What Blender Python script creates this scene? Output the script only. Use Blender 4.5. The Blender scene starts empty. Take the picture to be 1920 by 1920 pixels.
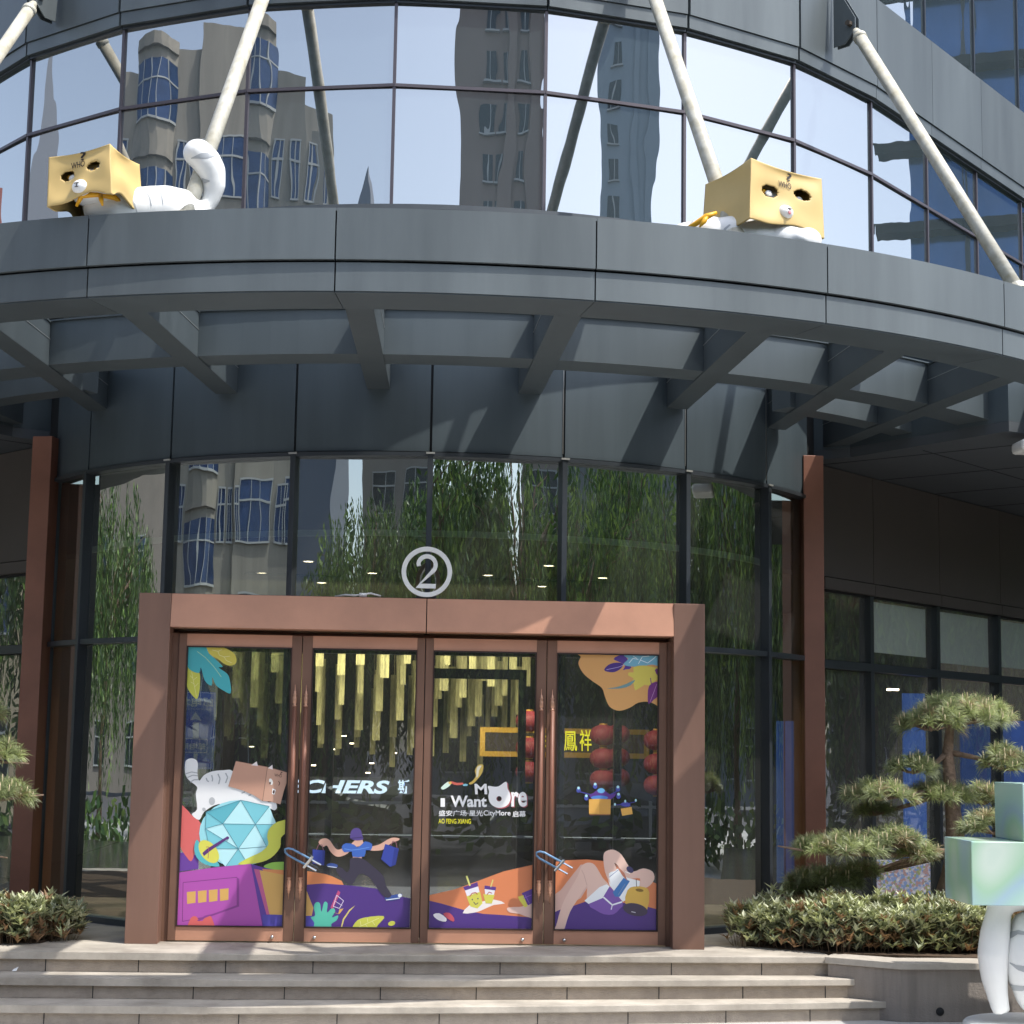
import bpy, bmesh, math, random
from math import sin, cos, pi, radians as rad, sqrt
from mathutils import Vector, Matrix, Euler
from mathutils.geometry import tessellate_polygon
import numpy as np
random.seed(7)
S = bpy.context.scene
COL = S.collection

# ------------------------------------------------------------------ camera
CC = np.array([-0.0976, -18.0945, 1.537]); YAW, PIT, ROL, FPX = 0.0503, 0.1312, 0.0162, 3299.3
_F = np.array([sin(YAW)*cos(PIT), cos(YAW)*cos(PIT), sin(PIT)])
_R0 = np.array([cos(YAW), -sin(YAW), 0.]); _U0 = np.cross(_R0, _F)
_R = cos(ROL)*_R0 + sin(ROL)*_U0; _U = -sin(ROL)*_R0 + cos(ROL)*_U0
cd = bpy.data.cameras.new("camera"); cam = bpy.data.objects.new("camera", cd); COL.objects.link(cam)
cd.sensor_width = 36; cd.lens = FPX/1920*36; cd.clip_start = 0.1; cd.clip_end = 3000
cam.matrix_world = Matrix(((_R[0], _U[0], -_F[0], CC[0]), (_R[1], _U[1], -_F[1], CC[1]), (_R[2], _U[2], -_F[2], CC[2]), (0, 0, 0, 1)))
S.camera = cam

# ------------------------------------------------------------------ light
SUN = Vector((0.50, -0.32, 1.0)).normalized()          # towards the sun
EL = math.asin(SUN.z); AZ = math.atan2(SUN.x, SUN.y)
w = bpy.data.worlds.new("World"); S.world = w; w.use_nodes = True
nt = w.node_tree; nt.nodes.clear()
o_ = nt.nodes.new('ShaderNodeOutputWorld'); bg = nt.nodes.new('ShaderNodeBackground'); sk = nt.nodes.new('ShaderNodeTexSky')
sk.sky_type = 'NISHITA'; sk.sun_disc = False; sk.sun_elevation = EL; sk.sun_rotation = AZ
sk.air_density = 1.0; sk.dust_density = 1.9; sk.ozone_density = 1.2
bg.inputs['Strength'].default_value = 0.15
hz_ = nt.nodes.new('ShaderNodeMixRGB'); hz_.inputs[0].default_value = .34; bw = nt.nodes.new('ShaderNodeRGBToBW'); nt.links.new(sk.outputs[0], bw.inputs[0]); nt.links.new(sk.outputs[0], hz_.inputs[1]); nt.links.new(bw.outputs[0], hz_.inputs[2]); nt.links.new(hz_.outputs[0], bg.inputs[0]); nt.links.new(bg.outputs[0], o_.inputs[0])   # thin summer haze
sl = bpy.data.lights.new("sun", 'SUN'); sl.energy = 2.15; sl.angle = rad(0.53); sl.color = (1, .955, .89)
so = bpy.data.objects.new("sun", sl); COL.objects.link(so); so.rotation_euler = SUN.to_track_quat('Z', 'Y').to_euler()
S.view_settings.view_transform = 'Standard'; S.view_settings.look = 'None'; S.view_settings.gamma = 1
S.view_settings.exposure = 1.32
S.render.engine = 'CYCLES'
S.cycles.max_bounces = 8; S.cycles.glossy_bounces = 4; S.cycles.transparent_max_bounces = 12
S.cycles.transmission_bounces = 4; S.cycles.diffuse_bounces = 3
S.cycles.sample_clamp_indirect = 6; S.cycles.caustics_reflective = False; S.cycles.caustics_refractive = False

# ------------------------------------------------------------------ pixel -> point on a known surface
def ray(x, y):
    return _F + _R*(x-960)/FPX - _U*(y-960)/FPX
def atY(x, y, Y):
    d = ray(x, y); return Vector(CC + d*(Y-CC[1])/d[1])
def atZ(x, y, z):
    d = ray(x, y); return Vector(CC + d*(z-CC[2])/d[2])

# ------------------------------------------------------------------ materials
def lin(h):
    if isinstance(h, (tuple, list)): return tuple(h[:3])
    h = h.lstrip('#'); c = [int(h[i:i+2], 16)/255 for i in (0, 2, 4)]
    return tuple(v/12.92 if v <= .04045 else ((v+.055)/1.055)**2.4 for v in c)
MATS = {}
PANELISH = ('panel', 'beam', 'stone', 'granite')
def mat(name, col, rough=.5, metal=0., var=.0, scale=6., streak=False, bump=0., bscale=60., spec=.5, emit=0., col2=None, coat=0.):
    if name in MATS: return MATS[name]
    m = bpy.data.materials.new(name); m.use_nodes = True; n = m.node_tree; b = n.nodes['Principled BSDF']
    c = lin(col)
    b.inputs['Base Color'].default_value = (*c, 1); b.inputs['Roughness'].default_value = rough
    b.inputs['Metallic'].default_value = metal; b.inputs['Specular IOR Level'].default_value = spec
    b.inputs['Coat Weight'].default_value = coat
    tc = n.nodes.new('ShaderNodeTexCoord'); mp = n.nodes.new('ShaderNodeMapping'); n.links.new(tc.outputs['Object'], mp.inputs[0])
    if streak: mp.inputs['Scale'].default_value = (1, 1, .12)
    if var > 0 or col2:
        no = n.nodes.new('ShaderNodeTexNoise'); no.inputs['Scale'].default_value = scale; no.inputs['Detail'].default_value = 6; no.inputs['Roughness'].default_value = .62
        n.links.new(mp.outputs[0], no.inputs['Vector'])
        r = n.nodes.new('ShaderNodeValToRGB'); r.color_ramp.elements[0].position = .3; r.color_ramp.elements[1].position = .7
        a = col2 and lin(col2) or tuple(max(0, v*(1-var)) for v in c); z = col2 and c or tuple(min(1, v*(1+var)) for v in c)
        r.color_ramp.elements[0].color = (*a, 1); r.color_ramp.elements[1].color = (*z, 1)
        n.links.new(no.outputs['Fac'], r.inputs[0]); n.links.new(r.outputs[0], b.inputs['Base Color'])
        mr = n.nodes.new('ShaderNodeMapRange'); mr.inputs[3].default_value = max(0, rough-.08); mr.inputs[4].default_value = min(1, rough+.12)
        n.links.new(no.outputs['Fac'], mr.inputs[0]); n.links.new(mr.outputs[0], b.inputs['Roughness'])
    if any(k in name for k in PANELISH):     # batches of panels differ a little in tone
        oi = n.nodes.new('ShaderNodeObjectInfo'); mr2 = n.nodes.new('ShaderNodeMapRange'); mr2.inputs[3].default_value = .90; mr2.inputs[4].default_value = 1.10
        hs = n.nodes.new('ShaderNodeHueSaturation'); n.links.new(oi.outputs['Random'], mr2.inputs[0]); n.links.new(mr2.outputs[0], hs.inputs['Value'])
        src = b.inputs['Base Color'].links
        if src: n.links.new(src[0].from_socket, hs.inputs['Color'])
        else: hs.inputs['Color'].default_value = (*c, 1)
        n.links.new(hs.outputs[0], b.inputs['Base Color'])
    if bump > 0:
        nb = n.nodes.new('ShaderNodeTexNoise'); nb.inputs['Scale'].default_value = bscale; nb.inputs['Detail'].default_value = 5
        n.links.new(tc.outputs['Object'], nb.inputs['Vector'])
        bu = n.nodes.new('ShaderNodeBump'); bu.inputs['Strength'].default_value = bump; bu.inputs['Distance'].default_value = .02
        n.links.new(nb.outputs['Fac'], bu.inputs['Height']); n.links.new(bu.outputs[0], b.inputs['Normal'])
    if emit > 0:
        b.inputs['Emission Color'].default_value = (*c, 1); b.inputs['Emission Strength'].default_value = emit
    MATS[name] = m; return m
def glass(name, refl, tint, gl=(.9, .95, 1), wob=.02, trans=1., wscale=(1.2, 1.2, .5), veil=0.):
    m = bpy.data.materials.new(name); m.use_nodes = True; n = m.node_tree; n.nodes.clear()
    out = n.nodes.new('ShaderNodeOutputMaterial'); mx = n.nodes.new('ShaderNodeMixShader')
    g = n.nodes.new('ShaderNodeBsdfGlossy'); g.inputs['Roughness'].default_value = .0; g.inputs['Color'].default_value = (*gl, 1)
    if trans > 0:
        t = n.nodes.new('ShaderNodeBsdfTransparent'); t.inputs['Color'].default_value = (*tint, 1)
    else:
        t = n.nodes.new('ShaderNodeBsdfDiffuse'); t.inputs['Color'].default_value = (*tint, 1)
    lw = n.nodes.new('ShaderNodeLayerWeight'); lw.inputs['Blend'].default_value = .25
    mr = n.nodes.new('ShaderNodeMapRange'); mr.inputs[3].default_value = refl; mr.inputs[4].default_value = 1
    n.links.new(lw.outputs['Fresnel'], mr.inputs[0])
    tc = n.nodes.new('ShaderNodeTexCoord'); mp = n.nodes.new('ShaderNodeMapping'); mp.inputs['Scale'].default_value = wscale
    no = n.nodes.new('ShaderNodeTexNoise'); no.inputs['Scale'].default_value = 2.2; no.inputs['Detail'].default_value = 1.5
    bu = n.nodes.new('ShaderNodeBump'); bu.inputs['Strength'].default_value = 1.; bu.inputs['Distance'].default_value = wob
    n.links.new(tc.outputs['Object'], mp.inputs[0]); n.links.new(mp.outputs[0], no.inputs['Vector'])
    n.links.new(no.outputs['Fac'], bu.inputs['Height']); n.links.new(bu.outputs[0], g.inputs['Normal'])
    n.links.new(mr.outputs[0], mx.inputs[0]); n.links.new(t.outputs[0], mx.inputs[1]); n.links.new(g.outputs[0], mx.inputs[2])
    if veil > 0:      # pale haze veil mixed into the glass to lift its blacks
        df = n.nodes.new('ShaderNodeBsdfDiffuse'); df.inputs[0].default_value = (.62, .62, .58, 1); m2 = n.nodes.new('ShaderNodeMixShader')
        dn = n.nodes.new('ShaderNodeTexNoise'); dn.inputs['Scale'].default_value = 3; dn.inputs['Detail'].default_value = 5; dr = n.nodes.new('ShaderNodeMapRange'); dr.inputs[3].default_value = veil*.4; dr.inputs[4].default_value = veil*1.6
        n.links.new(mp.outputs[0], dn.inputs['Vector']); n.links.new(dn.outputs['Fac'], dr.inputs[0]); n.links.new(dr.outputs[0], m2.inputs[0]); n.links.new(mx.outputs[0], m2.inputs[1]); n.links.new(df.outputs[0], m2.inputs[2]); n.links.new(m2.outputs[0], out.inputs[0])
    else: n.links.new(mx.outputs[0], out.inputs[0])
    MATS[name] = m; return m

PANEL = mat('grey_aluminium_panel', '#5d6466', .42, .2, .19, 2.2, streak=True)
PANELD = mat('shaded_grey_wall_panel', '#434d52', .45, .2, .2, 1.6, streak=True)  # same panel grey, darkened to carry the shade under the canopy
STEEL = mat('painted_steel_beam', '#485155', .5, .2, .10, 3.5, streak=True)
SEAM = mat('black_sealant', '#14171a', .7)
MULL = mat('dark_mullion', '#3d4247', .35, .4, .05, 3)
MULL2 = mat('grey_brown_mullion', '#565055', .4, .3, .05, 3)
BROWN = mat('brown_painted_metal', '#7d5443', .5, .1, .14, 2.5, bump=.02, bscale=300)
HEAD = mat('copper_brushed_header', '#be8d74', .48, .2, .10, 2.2, streak=False, bump=.04, bscale=90)
JAMB = mat('copper_brown_jamb', '#7f6153', .45, .2, .16, 2.2, streak=True)
DOORM = mat('door_leaf_brown', '#775848', .45, .15, .08, 4)
DARKB = mat('dark_brown_seam', '#2a1915', .6)
SPBR = mat('dark_brown_spandrel', '#4c4643', .55, .1, .10, 3, bump=.02, bscale=200)
SOFF = mat('grey_soffit_panel', '#4c5257', .6, .1, .06, 2)
PIPE = mat('weathered_white_pipe', '#c9c8be', .5, 0, .10, 9, col2='#a39d88', bump=.05, bscale=40)
STONE = mat('pale_granite', '#a8a196', .75, 0, .12, 14, bump=.15, bscale=120)
STONET = mat('pale_granite_tread', '#c2baad', .72, 0, .10, 2.6, col2='#8e877c', bump=.12, bscale=140)
RISER = mat('weathered_stone_riser', '#a3988b', .85, 0, .16, 9, bump=.3, bscale=90)
PLANTW = mat('stained_planter_concrete', '#8a827a', .88, 0, .3, 5, streak=True, bump=.3, bscale=80)
WHITE = mat('white_fibreglass', '#e9eae8', .35, 0, .02, 6, coat=.3)
STRIPE = mat('grey_stripe_paint', '#a9adb0', .4)
CARD = mat('yellow_tan_box_paint', '#c9ad70', .5, 0, .05, 4)
CARDD = mat('dark_hole', '#2a1b10', .6)
BLACKM = mat('black_lettering', '#241a14', .5)
YRIB = mat('yellow_ribbon', '#e8ab1e', .45)
GUP = glass('mirror_glass_upper', .46, (.03, .05, .06), (1.0, .985, .96), .0016, 0, veil=.02)
GLOW = glass('tinted_glass_lower', .42, (.50, .56, .50), (.88, .93, .90), .0016, 1, veil=.025)
GDOOR = glass('door_glass', .16, (.74, .78, .74), (.9, .95, .95), .0004, 1, veil=.04)
GWING = glass('wing_glass', .22, (.95, .98, .95), (.84, .9, .9), .0012, 1, veil=.06)

# ------------------------------------------------------------------ mesh builder
class MB:
    def __init__(s): s.v = []; s.f = []; s.m = []; s.sm = []; s.mi = 0; s.smooth = False
    def add(s, vs, fs):
        b = len(s.v); s.v += [tuple(p) for p in vs]
        for f in fs: s.f.append([b+i for i in f]); s.m.append(s.mi); s.sm.append(s.smooth)
        return s
    def box(s, c, d, rz=0, M=None):
        x, y, z = d[0]/2, d[1]/2, d[2]/2
        vs = [Vector((i*x, j*y, k*z)) for i in (-1, 1) for j in (-1, 1) for k in (-1, 1)]
        if M is None: M = Matrix.Rotation(rz, 3, 'Z')
        vs = [M @ p + Vector(c) for p in vs]
        return s.add(vs, [(0, 1, 3, 2), (4, 6, 7, 5), (0, 4, 5, 1), (2, 3, 7, 6), (0, 2, 6, 4), (1, 5, 7, 3)])
    def beam(s, p, q, wd, z0, z1):
        """straight bar between plan points p, q"""
        p = Vector(p[:2]); q = Vector(q[:2]); d = (q-p).normalized(); n = Vector((-d.y, d.x))*wd/2
        c = [p+n, p-n, q-n, q+n]; vs = [(a.x, a.y, z0) for a in c]+[(a.x, a.y, z1) for a in c]
        return s.add(vs, [(0, 3, 2, 1), (4, 5, 6, 7), (0, 1, 5, 4), (1, 2, 6, 5), (2, 3, 7, 6), (3, 0, 4, 7)])
    def prism(s, poly, z0, z1):
        n = len(poly); vs = [(p[0], p[1], z0) for p in poly]+[(p[0], p[1], z1) for p in poly]
        fs = [(i, (i+1) % n, n+(i+1) % n, n+i) for i in range(n)]
        tr = tessellate_polygon([[Vector((p[0], p[1], 0)) for p in poly]])
        fs += [tuple(reversed(t)) for t in tr]+[tuple(n+i for i in t) for t in tr]
        return s.add(vs, fs)
    def arc(s, r0, r1, a0, a1, z0, z1, n=12, xc=0, yc=0):
        """box swept round the axis; angle 0 faces the street"""
        vs = []
        for i in range(n+1):
            a = a0+(a1-a0)*i/n
            for r, z in ((r0, z0), (r1, z0), (r1, z1), (r0, z1)): vs.append((xc+r*sin(a), yc-r*cos(a), z))
        fs = []
        for i in range(n):
            b = i*4
            for k in range(4): fs.append((b+k, b+(k+1) % 4, b+4+(k+1) % 4, b+4+k))
        fs += [(3, 2, 1, 0), (n*4, n*4+1, n*4+2, n*4+3)]
        return s.add(vs, fs)
    def tube(s, pts, r, n=12, caps=True):
        pts = [Vector(p) for p in pts]; R = r if isinstance(r, (list, tuple)) else [r]*len(pts)
        vs = []; up = None
        for i, p in enumerate(pts):
            t = (pts[min(i+1, len(pts)-1)]-pts[max(i-1, 0)]).normalized()
            if up is None: up = t.orthogonal().normalized()
            up = (up-t*up.dot(t)).normalized(); q = t.cross(up)
            for k in range(n):
                a = 2*pi*k/n; vs.append(p+(up*cos(a)+q*sin(a))*R[i])
        fs = []
        for i in range(len(pts)-1):
            for k in range(n): fs.append((i*n+k, i*n+(k+1) % n, (i+1)*n+(k+1) % n, (i+1)*n+k))
        if caps: fs += [tuple(reversed(range(n))), tuple(range((len(pts)-1)*n, len(pts)*n))]
        return s.add(vs, fs)
    def lathe(s, c, prof, n=24, ax='Z'):
        vs = []
        for r, z in prof:
            for k in range(n):
                a = 2*pi*k/n; p = Vector((r*cos(a), r*sin(a), z))
                if ax == 'Y': p = Vector((p.x, p.z, p.y))
                vs.append(p+Vector(c))
        fs = [(i*n+k, i*n+(k+1) % n, (i+1)*n+(k+1) % n, (i+1)*n+k) for i in range(len(prof)-1) for k in range(n)]
        fs += [tuple(reversed(range(n))), tuple(range((len(prof)-1)*n, len(prof)*n))]
        return s.add(vs, fs)
    def ell(s, c, r, M=None, n=20, h=12):
        vs = []; M = M or Matrix.Identity(3)
        for i in range(h+1):
            t = pi*i/h
            for k in range(n):
                a = 2*pi*k/n; vs.append(M @ Vector((r[0]*sin(t)*cos(a), r[1]*sin(t)*sin(a), r[2]*cos(t)))+Vector(c))
        fs = [(i*n+k, (i+1)*n+k, (i+1)*n+(k+1) % n, i*n+(k+1) % n) for i in range(h) for k in range(n)]
        return s.add(vs, fs)
    def mesh(s, name, mats, bevel=0):
        me = bpy.data.meshes.new(name); me.from_pydata(s.v, [], s.f)
        for m in (mats if isinstance(mats, (list, tuple)) else [mats]): me.materials.append(m)
        me.polygons.foreach_set('material_index', s.m); me.polygons.foreach_set('use_smooth', s.sm)
        me.validate(); me.update(); return me
    def build(s, name, mats, parent=None, bevel=0, loc=None):
        o = bpy.data.objects.new(name, s.mesh(name, mats)); COL.objects.link(o)
        if parent: o.parent = parent
        if loc is not None: o.location = loc
        if bevel:
            b = o.modifiers.new('bevel', 'BEVEL'); b.width = bevel; b.segments = 2; b.limit_method = 'ANGLE'
        return o
def tag(o, label=None, cat=None, group=None, kind=None):
    if label: o['label'] = label
    if cat: o['category'] = cat
    if group: o['group'] = group
    if kind: o['kind'] = kind
    return o
def empty(name, loc=(0, 0, 0), label=None, cat=None, group=None, parent=None, rz=0):
    o = bpy.data.objects.new(name, None); COL.objects.link(o); o.location = loc; o.rotation_euler = (0, 0, rz); o.empty_display_size = .2
    if parent: o.parent = parent
    return tag(o, label, cat, group)
def remeshed(mb, name, mats, vox=.012, smooth=6, parent=None):
    """joins overlapping solids into one continuous skin"""
    me = mb.mesh(name, mats); o = bpy.data.objects.new('tmp', me); COL.objects.link(o)
    r = o.modifiers.new('r', 'REMESH'); r.mode = 'VOXEL'; r.voxel_size = vox; r.use_smooth_shade = True
    k = o.modifiers.new('s', 'SMOOTH'); k.iterations = smooth; k.factor = .6
    dg = bpy.context.evaluated_depsgraph_get(); m2 = bpy.data.meshes.new_from_object(o.evaluated_get(dg))
    bpy.data.objects.remove(o); m2.name = name
    if not m2.materials: m2.materials.append(mats if not isinstance(mats, (list, tuple)) else mats[0])
    p = bpy.data.objects.new(name, m2); COL.objects.link(p)
    if parent: p.parent = parent
    return p
def text_polys(txt, off=0., shear=0., ext=0.):
    cu = bpy.data.curves.new('t', 'FONT'); cu.body = txt; cu.size = 1; cu.offset = off; cu.shear = shear; cu.extrude = ext; cu.resolution_u = 4
    o = bpy.data.objects.new('t', cu); COL.objects.link(o)
    dg = bpy.context.evaluated_depsgraph_get(); me = bpy.data.meshes.new_from_object(o.evaluated_get(dg))
    vs = [v.co.copy() for v in me.vertices]; fs = [tuple(p.vertices) for p in me.polygons]
    bpy.data.objects.remove(o); bpy.data.meshes.remove(me)
    return vs, fs
def text_fit(mb, txt, O, X, Z, off=0., shear=0., nrm=None, ext=0.):
    """text fitted in the parallelogram O, O+X, O+Z"""
    vs, fs = text_polys(txt, off, shear, ext)
    if not vs: return
    x0 = min(v.x for v in vs); x1 = max(v.x for v in vs); y0 = min(v.y for v in vs); y1 = max(v.y for v in vs)
    X = Vector(X); Z = Vector(Z); N = X.cross(Z).normalized()
    mb.add([Vector(O)+X*((v.x-x0)/(x1-x0))+Z*((v.y-y0)/(y1-y0))+N*v.z for v in vs], fs)
def smooth_poly(p, k=4):
    n = len(p); out = []
    for i in range(n):
        a, b, c, d = (Vector(p[(i+j-1) % n]) for j in range(4))
        for t in range(k):
            t /= k; out.append(.5*((2*b)+(-a+c)*t+(2*a-5*b+4*c-d)*t*t+(-a+3*b-3*c+d)*t**3))
    return [(v[0], v[1]) for v in out]

# ================================================================== GROUND, PLATFORM, STEPS
GZ = -0.42
ASPH = mat('asphalt', '#55555a', .9, 0, .2, 3, bump=.2, bscale=80)
PAVE = mat('pale_paving', '#aeadab', .8, 0, .12, 1.5, bump=.1, bscale=60)
tag(MB().add([(-400, -400, GZ-.13), (400, -400, GZ-.13), (400, 400, GZ-.13), (-400, 400, GZ-.13)], [(0, 1, 2, 3)]).build('road', ASPH), kind='structure')
tag(MB().box((0, -7.0, GZ-.065), (60, 16, .13)).build('pavement', PAVE), kind='structure')
def nose(i):
    base = -4.96-.32*i; k = (1, 1.75, 2.5)[i]; xe = (3.02, 3.18, 3.36)[i]
    pts = []
    for x in (-9, -6, -3, -1.5, 0, 1, 2, 2.6, xe):
        t = max(0, (x+1.5)/4.5); pts.append((x, base+.2*k*t**1.5))
    return pts
st = empty('entrance_steps', (0, -5.2, GZ), 'pale stone steps with overhanging treads below the brown entrance doors', 'steps')
def P(o): o.parent = st; o.matrix_parent_inverse = Matrix.Translation((0, 5.2, -GZ)); return o
for i in range(3):
    z = -.141*i; ns = nose(i); back = -3.2 if i else -.5
    m = MB().prism([(-9, back)]+ns+[(ns[-1][0], back)], z-.05, z); P(m.build('tread', STONET, bevel=.006))
    rs = [(x, y+.035) for x, y in ns]
    m = MB().prism([(-9, back-.1)]+rs+[(ns[-1][0], back-.1)], z-.141+.002, z-.052); P(m.build('riser', RISER))
    # dark joints in the risers
    m = MB()
    x = -8.6+.3*i
    while x < ns[-1][0]-.2:
        for a, b in zip(ns[:-1], ns[1:]):
            if a[0] <= x < b[0]:
                t = (x-a[0])/(b[0]-a[0]); y = a[1]+(b[1]-a[1])*t+.035
                m.box((x, y, z-.095), (.006, .006, .088))
        x += .62+.1*random.random()
    P(m.build('joint', SEAM))
# interior/rest of the platform floor
FLOOR = mat('dark_polished_floor', '#3a3835', .12, 0, .1, 2)
tag(MB().box((0, 4.5, -.05), (30, 15.5, .088)).build('floor', FLOOR), kind='structure')
# litter on the second step
v = atZ(27, 1821, -.136)
tag(MB().add([v+Vector(p) for p in ((-.02, 0, 0), (.015, -.01, .002), (.025, .02, .03), (-.012, .015, .012))], [(0, 1, 2), (0, 2, 3)]).build('paper_scrap', WHITE), 'small crumpled white paper scrap lying on a stone step', 'litter')

# ================================================================== BUILDING
B = empty('mall_building', (0, 0, 0), 'dark grey shopping mall front with a curved glass drum, canopy and brown doors', 'building')
RL = 3.995; RU, YU = 5.218, .918
D = rad
LA = [D(-60), D(-49.8), D(-34), D(-16.9), D(-.8), D(15), D(31.9), D(47.3), D(60)]     # lower mullions
def pl(a, r=RL): return Vector((r*sin(a), -r*cos(a), 0))
def bulged(a0, a1, r, yc, z0, z1, mt, name, parent, rb=26., n=10, gap=.02):
    """one pane: nearly flat sheet between two mullions with a slight outward bow"""
    p = Vector((r*sin(a0), yc-r*cos(a0))); q = Vector((r*sin(a1), yc-r*cos(a1)))
    return sheet(p, q, z0, z1, mt, name, parent, rb, n)
def sheet(p, q, z0, z1, mt, name, parent, rb=26., n=10):
    L = (q-p).length; d = (q-p)/L; nn = Vector((d.y, -d.x)); m = MB(); m.smooth = True
    sg = lambda t: (L*L/4-(t-.5)**2*L*L)/(2*rb)
    vs = []
    for i in range(n+1):
        t = i/n; c = p+d*L*t+nn*sg(t); vs += [(c.x, c.y, z0), (c.x, c.y, z1)]
    m.add(vs, [(2*i, 2*i+2, 2*i+3, 2*i+1) for i in range(n)])
    o = m.build(name, mt, parent); return o
ZH = 3.855   # head of the lower glass
ZT = 2.36    # lower transom
for a0, a1 in zip(LA[:-1], LA[1:]):
    for z0, z1 in ((.05, ZT-.02), (ZT+.02, ZH-.02)):
        side = abs(a0+a1)/2 > D(24)
        if z0 < 1 and not side: continue
        if z1 > 3 and not side:
            z0 = 2.62
        bulged(a0, a1, RL-.03, 0, z0, z1, GLOW, 'window_pane', B, rb=14 if side else 22)
for i, a in enumerate(LA):
    p = pl(a, RL); m = MB(); wd = .046 if 0 < i < 8 else .04
    m.box((p.x, p.y, (ZH+.03)/2), (wd, .10, ZH-.03), a); m.build('mullion', MULL, B, bevel=.004)
for a0, a1 in ((LA[0], LA[2]), (LA[6], LA[8])):
    for x0, x1 in ((a0, (a0+a1)/2), ((a0+a1)/2, a1)):
        MB().arc(RL-.05, RL+.03, x0, x1, ZT-.022, ZT+.022, 8).build('transom', MULL, B)
for a0, a1 in ((LA[2], LA[3]), (LA[5], LA[6])):
    MB().arc(RL-.05, RL+.03, a0+.01, a1-.01, ZT-.022, ZT+.022, 8).build('transom', MULL, B)
MB().arc(RL-.06, RL+.045, LA[0], LA[-1], ZH-.02, ZH+.012, 64).build('window_head', MULL, B)
MB().arc(RL-.06, RL+.03, LA[0], LA[2]-.02, .0, .05, 16).build('window_sill', MULL, B)
MB().arc(RL-.06, RL+.03, LA[6]+.02, LA[8], .0, .05, 16).build('window_sill', MULL, B)
# wall panels above the lower glass
MB().arc(RL-.2, RL-.012, LA[0]-.08, LA[-1]+.08, ZH+.012, 5.9, 64).build('wall_core', SEAM, B)
for a0, a1 in zip(LA[:-1], LA[1:]):
    m = MB(); m.smooth = False; g = .010/RL
    o = m.arc(RL-.012, RL+.012, a0+g, a1-g, ZH+.022, 5.7, 10).build('wall_panel', PANELD, B)
    MB().arc(RL+.012, RL+.016, a1-.0035, a1-.0015, ZH+.05, 4.9, 1).build('seam_glint', mat('pale_glint_metal', '#9a9a96', .3, .8), B) if abs(a1) < 1.0 and a1 > 0 else None  # pale metallic sliver put in as a glint along the right-hand seams
# small bright caps at the mullion heads
for a in LA[2:8]:
    p = pl(a, RL+.055); MB().box((p.x, p.y, ZH+.004), (.07, .012, .014), a).build('mullion_cap', mat('bare_aluminium', '#b9b9b4', .35, .6), B)
# ---- upper drum
UA = [D(-58.6), D(-45), D(-31.8), D(-18.2), D(-4.6), D(9), D(22.7), D(36.1), D(49.7)]
Z0U, ZTR, ZTP = 5.80, 6.845, 7.545
def pu(a, r=RU): return Vector((r*sin(a), YU-r*cos(a)))
tl = pu(UA[-1]); dl = Vector((cos(D(49.7)), sin(D(49.7)))); PW = 1.235
tr_ = pu(UA[0]); dr = Vector((cos(D(-58.6)), sin(D(-58.6))))*-1
nodes = [tr_+dr*PW*k for k in range(3, 0, -1)]+[pu(a) for a in UA]+[tl+dl*PW*k for k in range(1, 6)]
cen = Vector((0, YU))
for k, (p, q) in enumerate(zip(nodes[:-1], nodes[1:])):
    d = (q-p).normalized(); nn = Vector((d.y, -d.x))
    flat = k >= 11 or k < 3
    for z0, z1 in ((Z0U, ZTR-.018), (ZTR+.018, ZTP)):
        sheet(p, q, z0, z1, GUP, 'window_pane', B, 400 if flat else 26)
    sheet(p, q, 8.56, 10.4, GUP, 'window_pane', B, 400); sheet(p, q, 10.44, 12.4, GUP, 'window_pane', B, 400)
    c = (p+q)/2; L = (q-p).length; ang = math.atan2(d.y, d.x)
    def bar(z, h, pr, nm, mt, th=.06, ex=0):
        cc = c+nn*(pr-th/2+(.0 if flat else L*L/8/26*.5)); MB().box((cc.x, cc.y, z), (L+ex, th, h), ang).build(nm, mt, B)
    bar(ZTR, .026, .025, 'transom', MULL2, .04); bar(ZTP+.012, .024, .035, 'transom', MULL)
    bar(10.42, .04, .04, 'transom', MULL); bar(8.57, .03, .04, 'transom', MULL)
    g = .006
    bar(ZTP+.024+.055, .11, .07, 'spandrel_strip', PANEL, .1, -g)
    bar(8.115, .86, .085, 'spandrel_panel', PANEL, .1, -g)
    cc = c-nn*.03; MB().box((cc.x, cc.y, 8.1), (L+.01, .12, 1.0), ang).build('spandrel_core', SEAM, B)
    bar(12.9, .96, .085, 'spandrel_panel', PANEL, .1, -g)
    bar(Z0U-.06, .12, .05, 'sill_panel', PANEL, .1, 0)
for k, p in enumerate(nodes[1:-1]):
    pv, nx = nodes[k], nodes[k+2]; d = (nx-pv).normalized(); ang = math.atan2(d.y, d.x); nn = Vector((d.y, -d.x))
    cc = p+nn*.006
    MB().box((cc.x, cc.y, (Z0U+ZTP)/2), (.026, .03, ZTP-Z0U), ang).build('mullion', MULL2, B)
    MB().box((cc.x, cc.y, 10.5), (.026, .03, 3.9), ang).build('mullion', MULL, B)
# opaque body behind the upper glass (soffit, backing, roof)
body = [(p.x-(p-cen).normalized().x*.25, p.y-(p-cen).normalized().y*.25) for p in nodes]+[(9.0, 9.5), (-9.5, 9.5)]
MB().prism(body, 5.72, 13.3).build('tower_body', mat('concrete_core', '#3a3d40', .9), B)
MB().arc(RL-.1, 4.6, LA[0], LA[-1], 5.72, 5.76, 40).build('soffit', SOFF, B)

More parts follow.
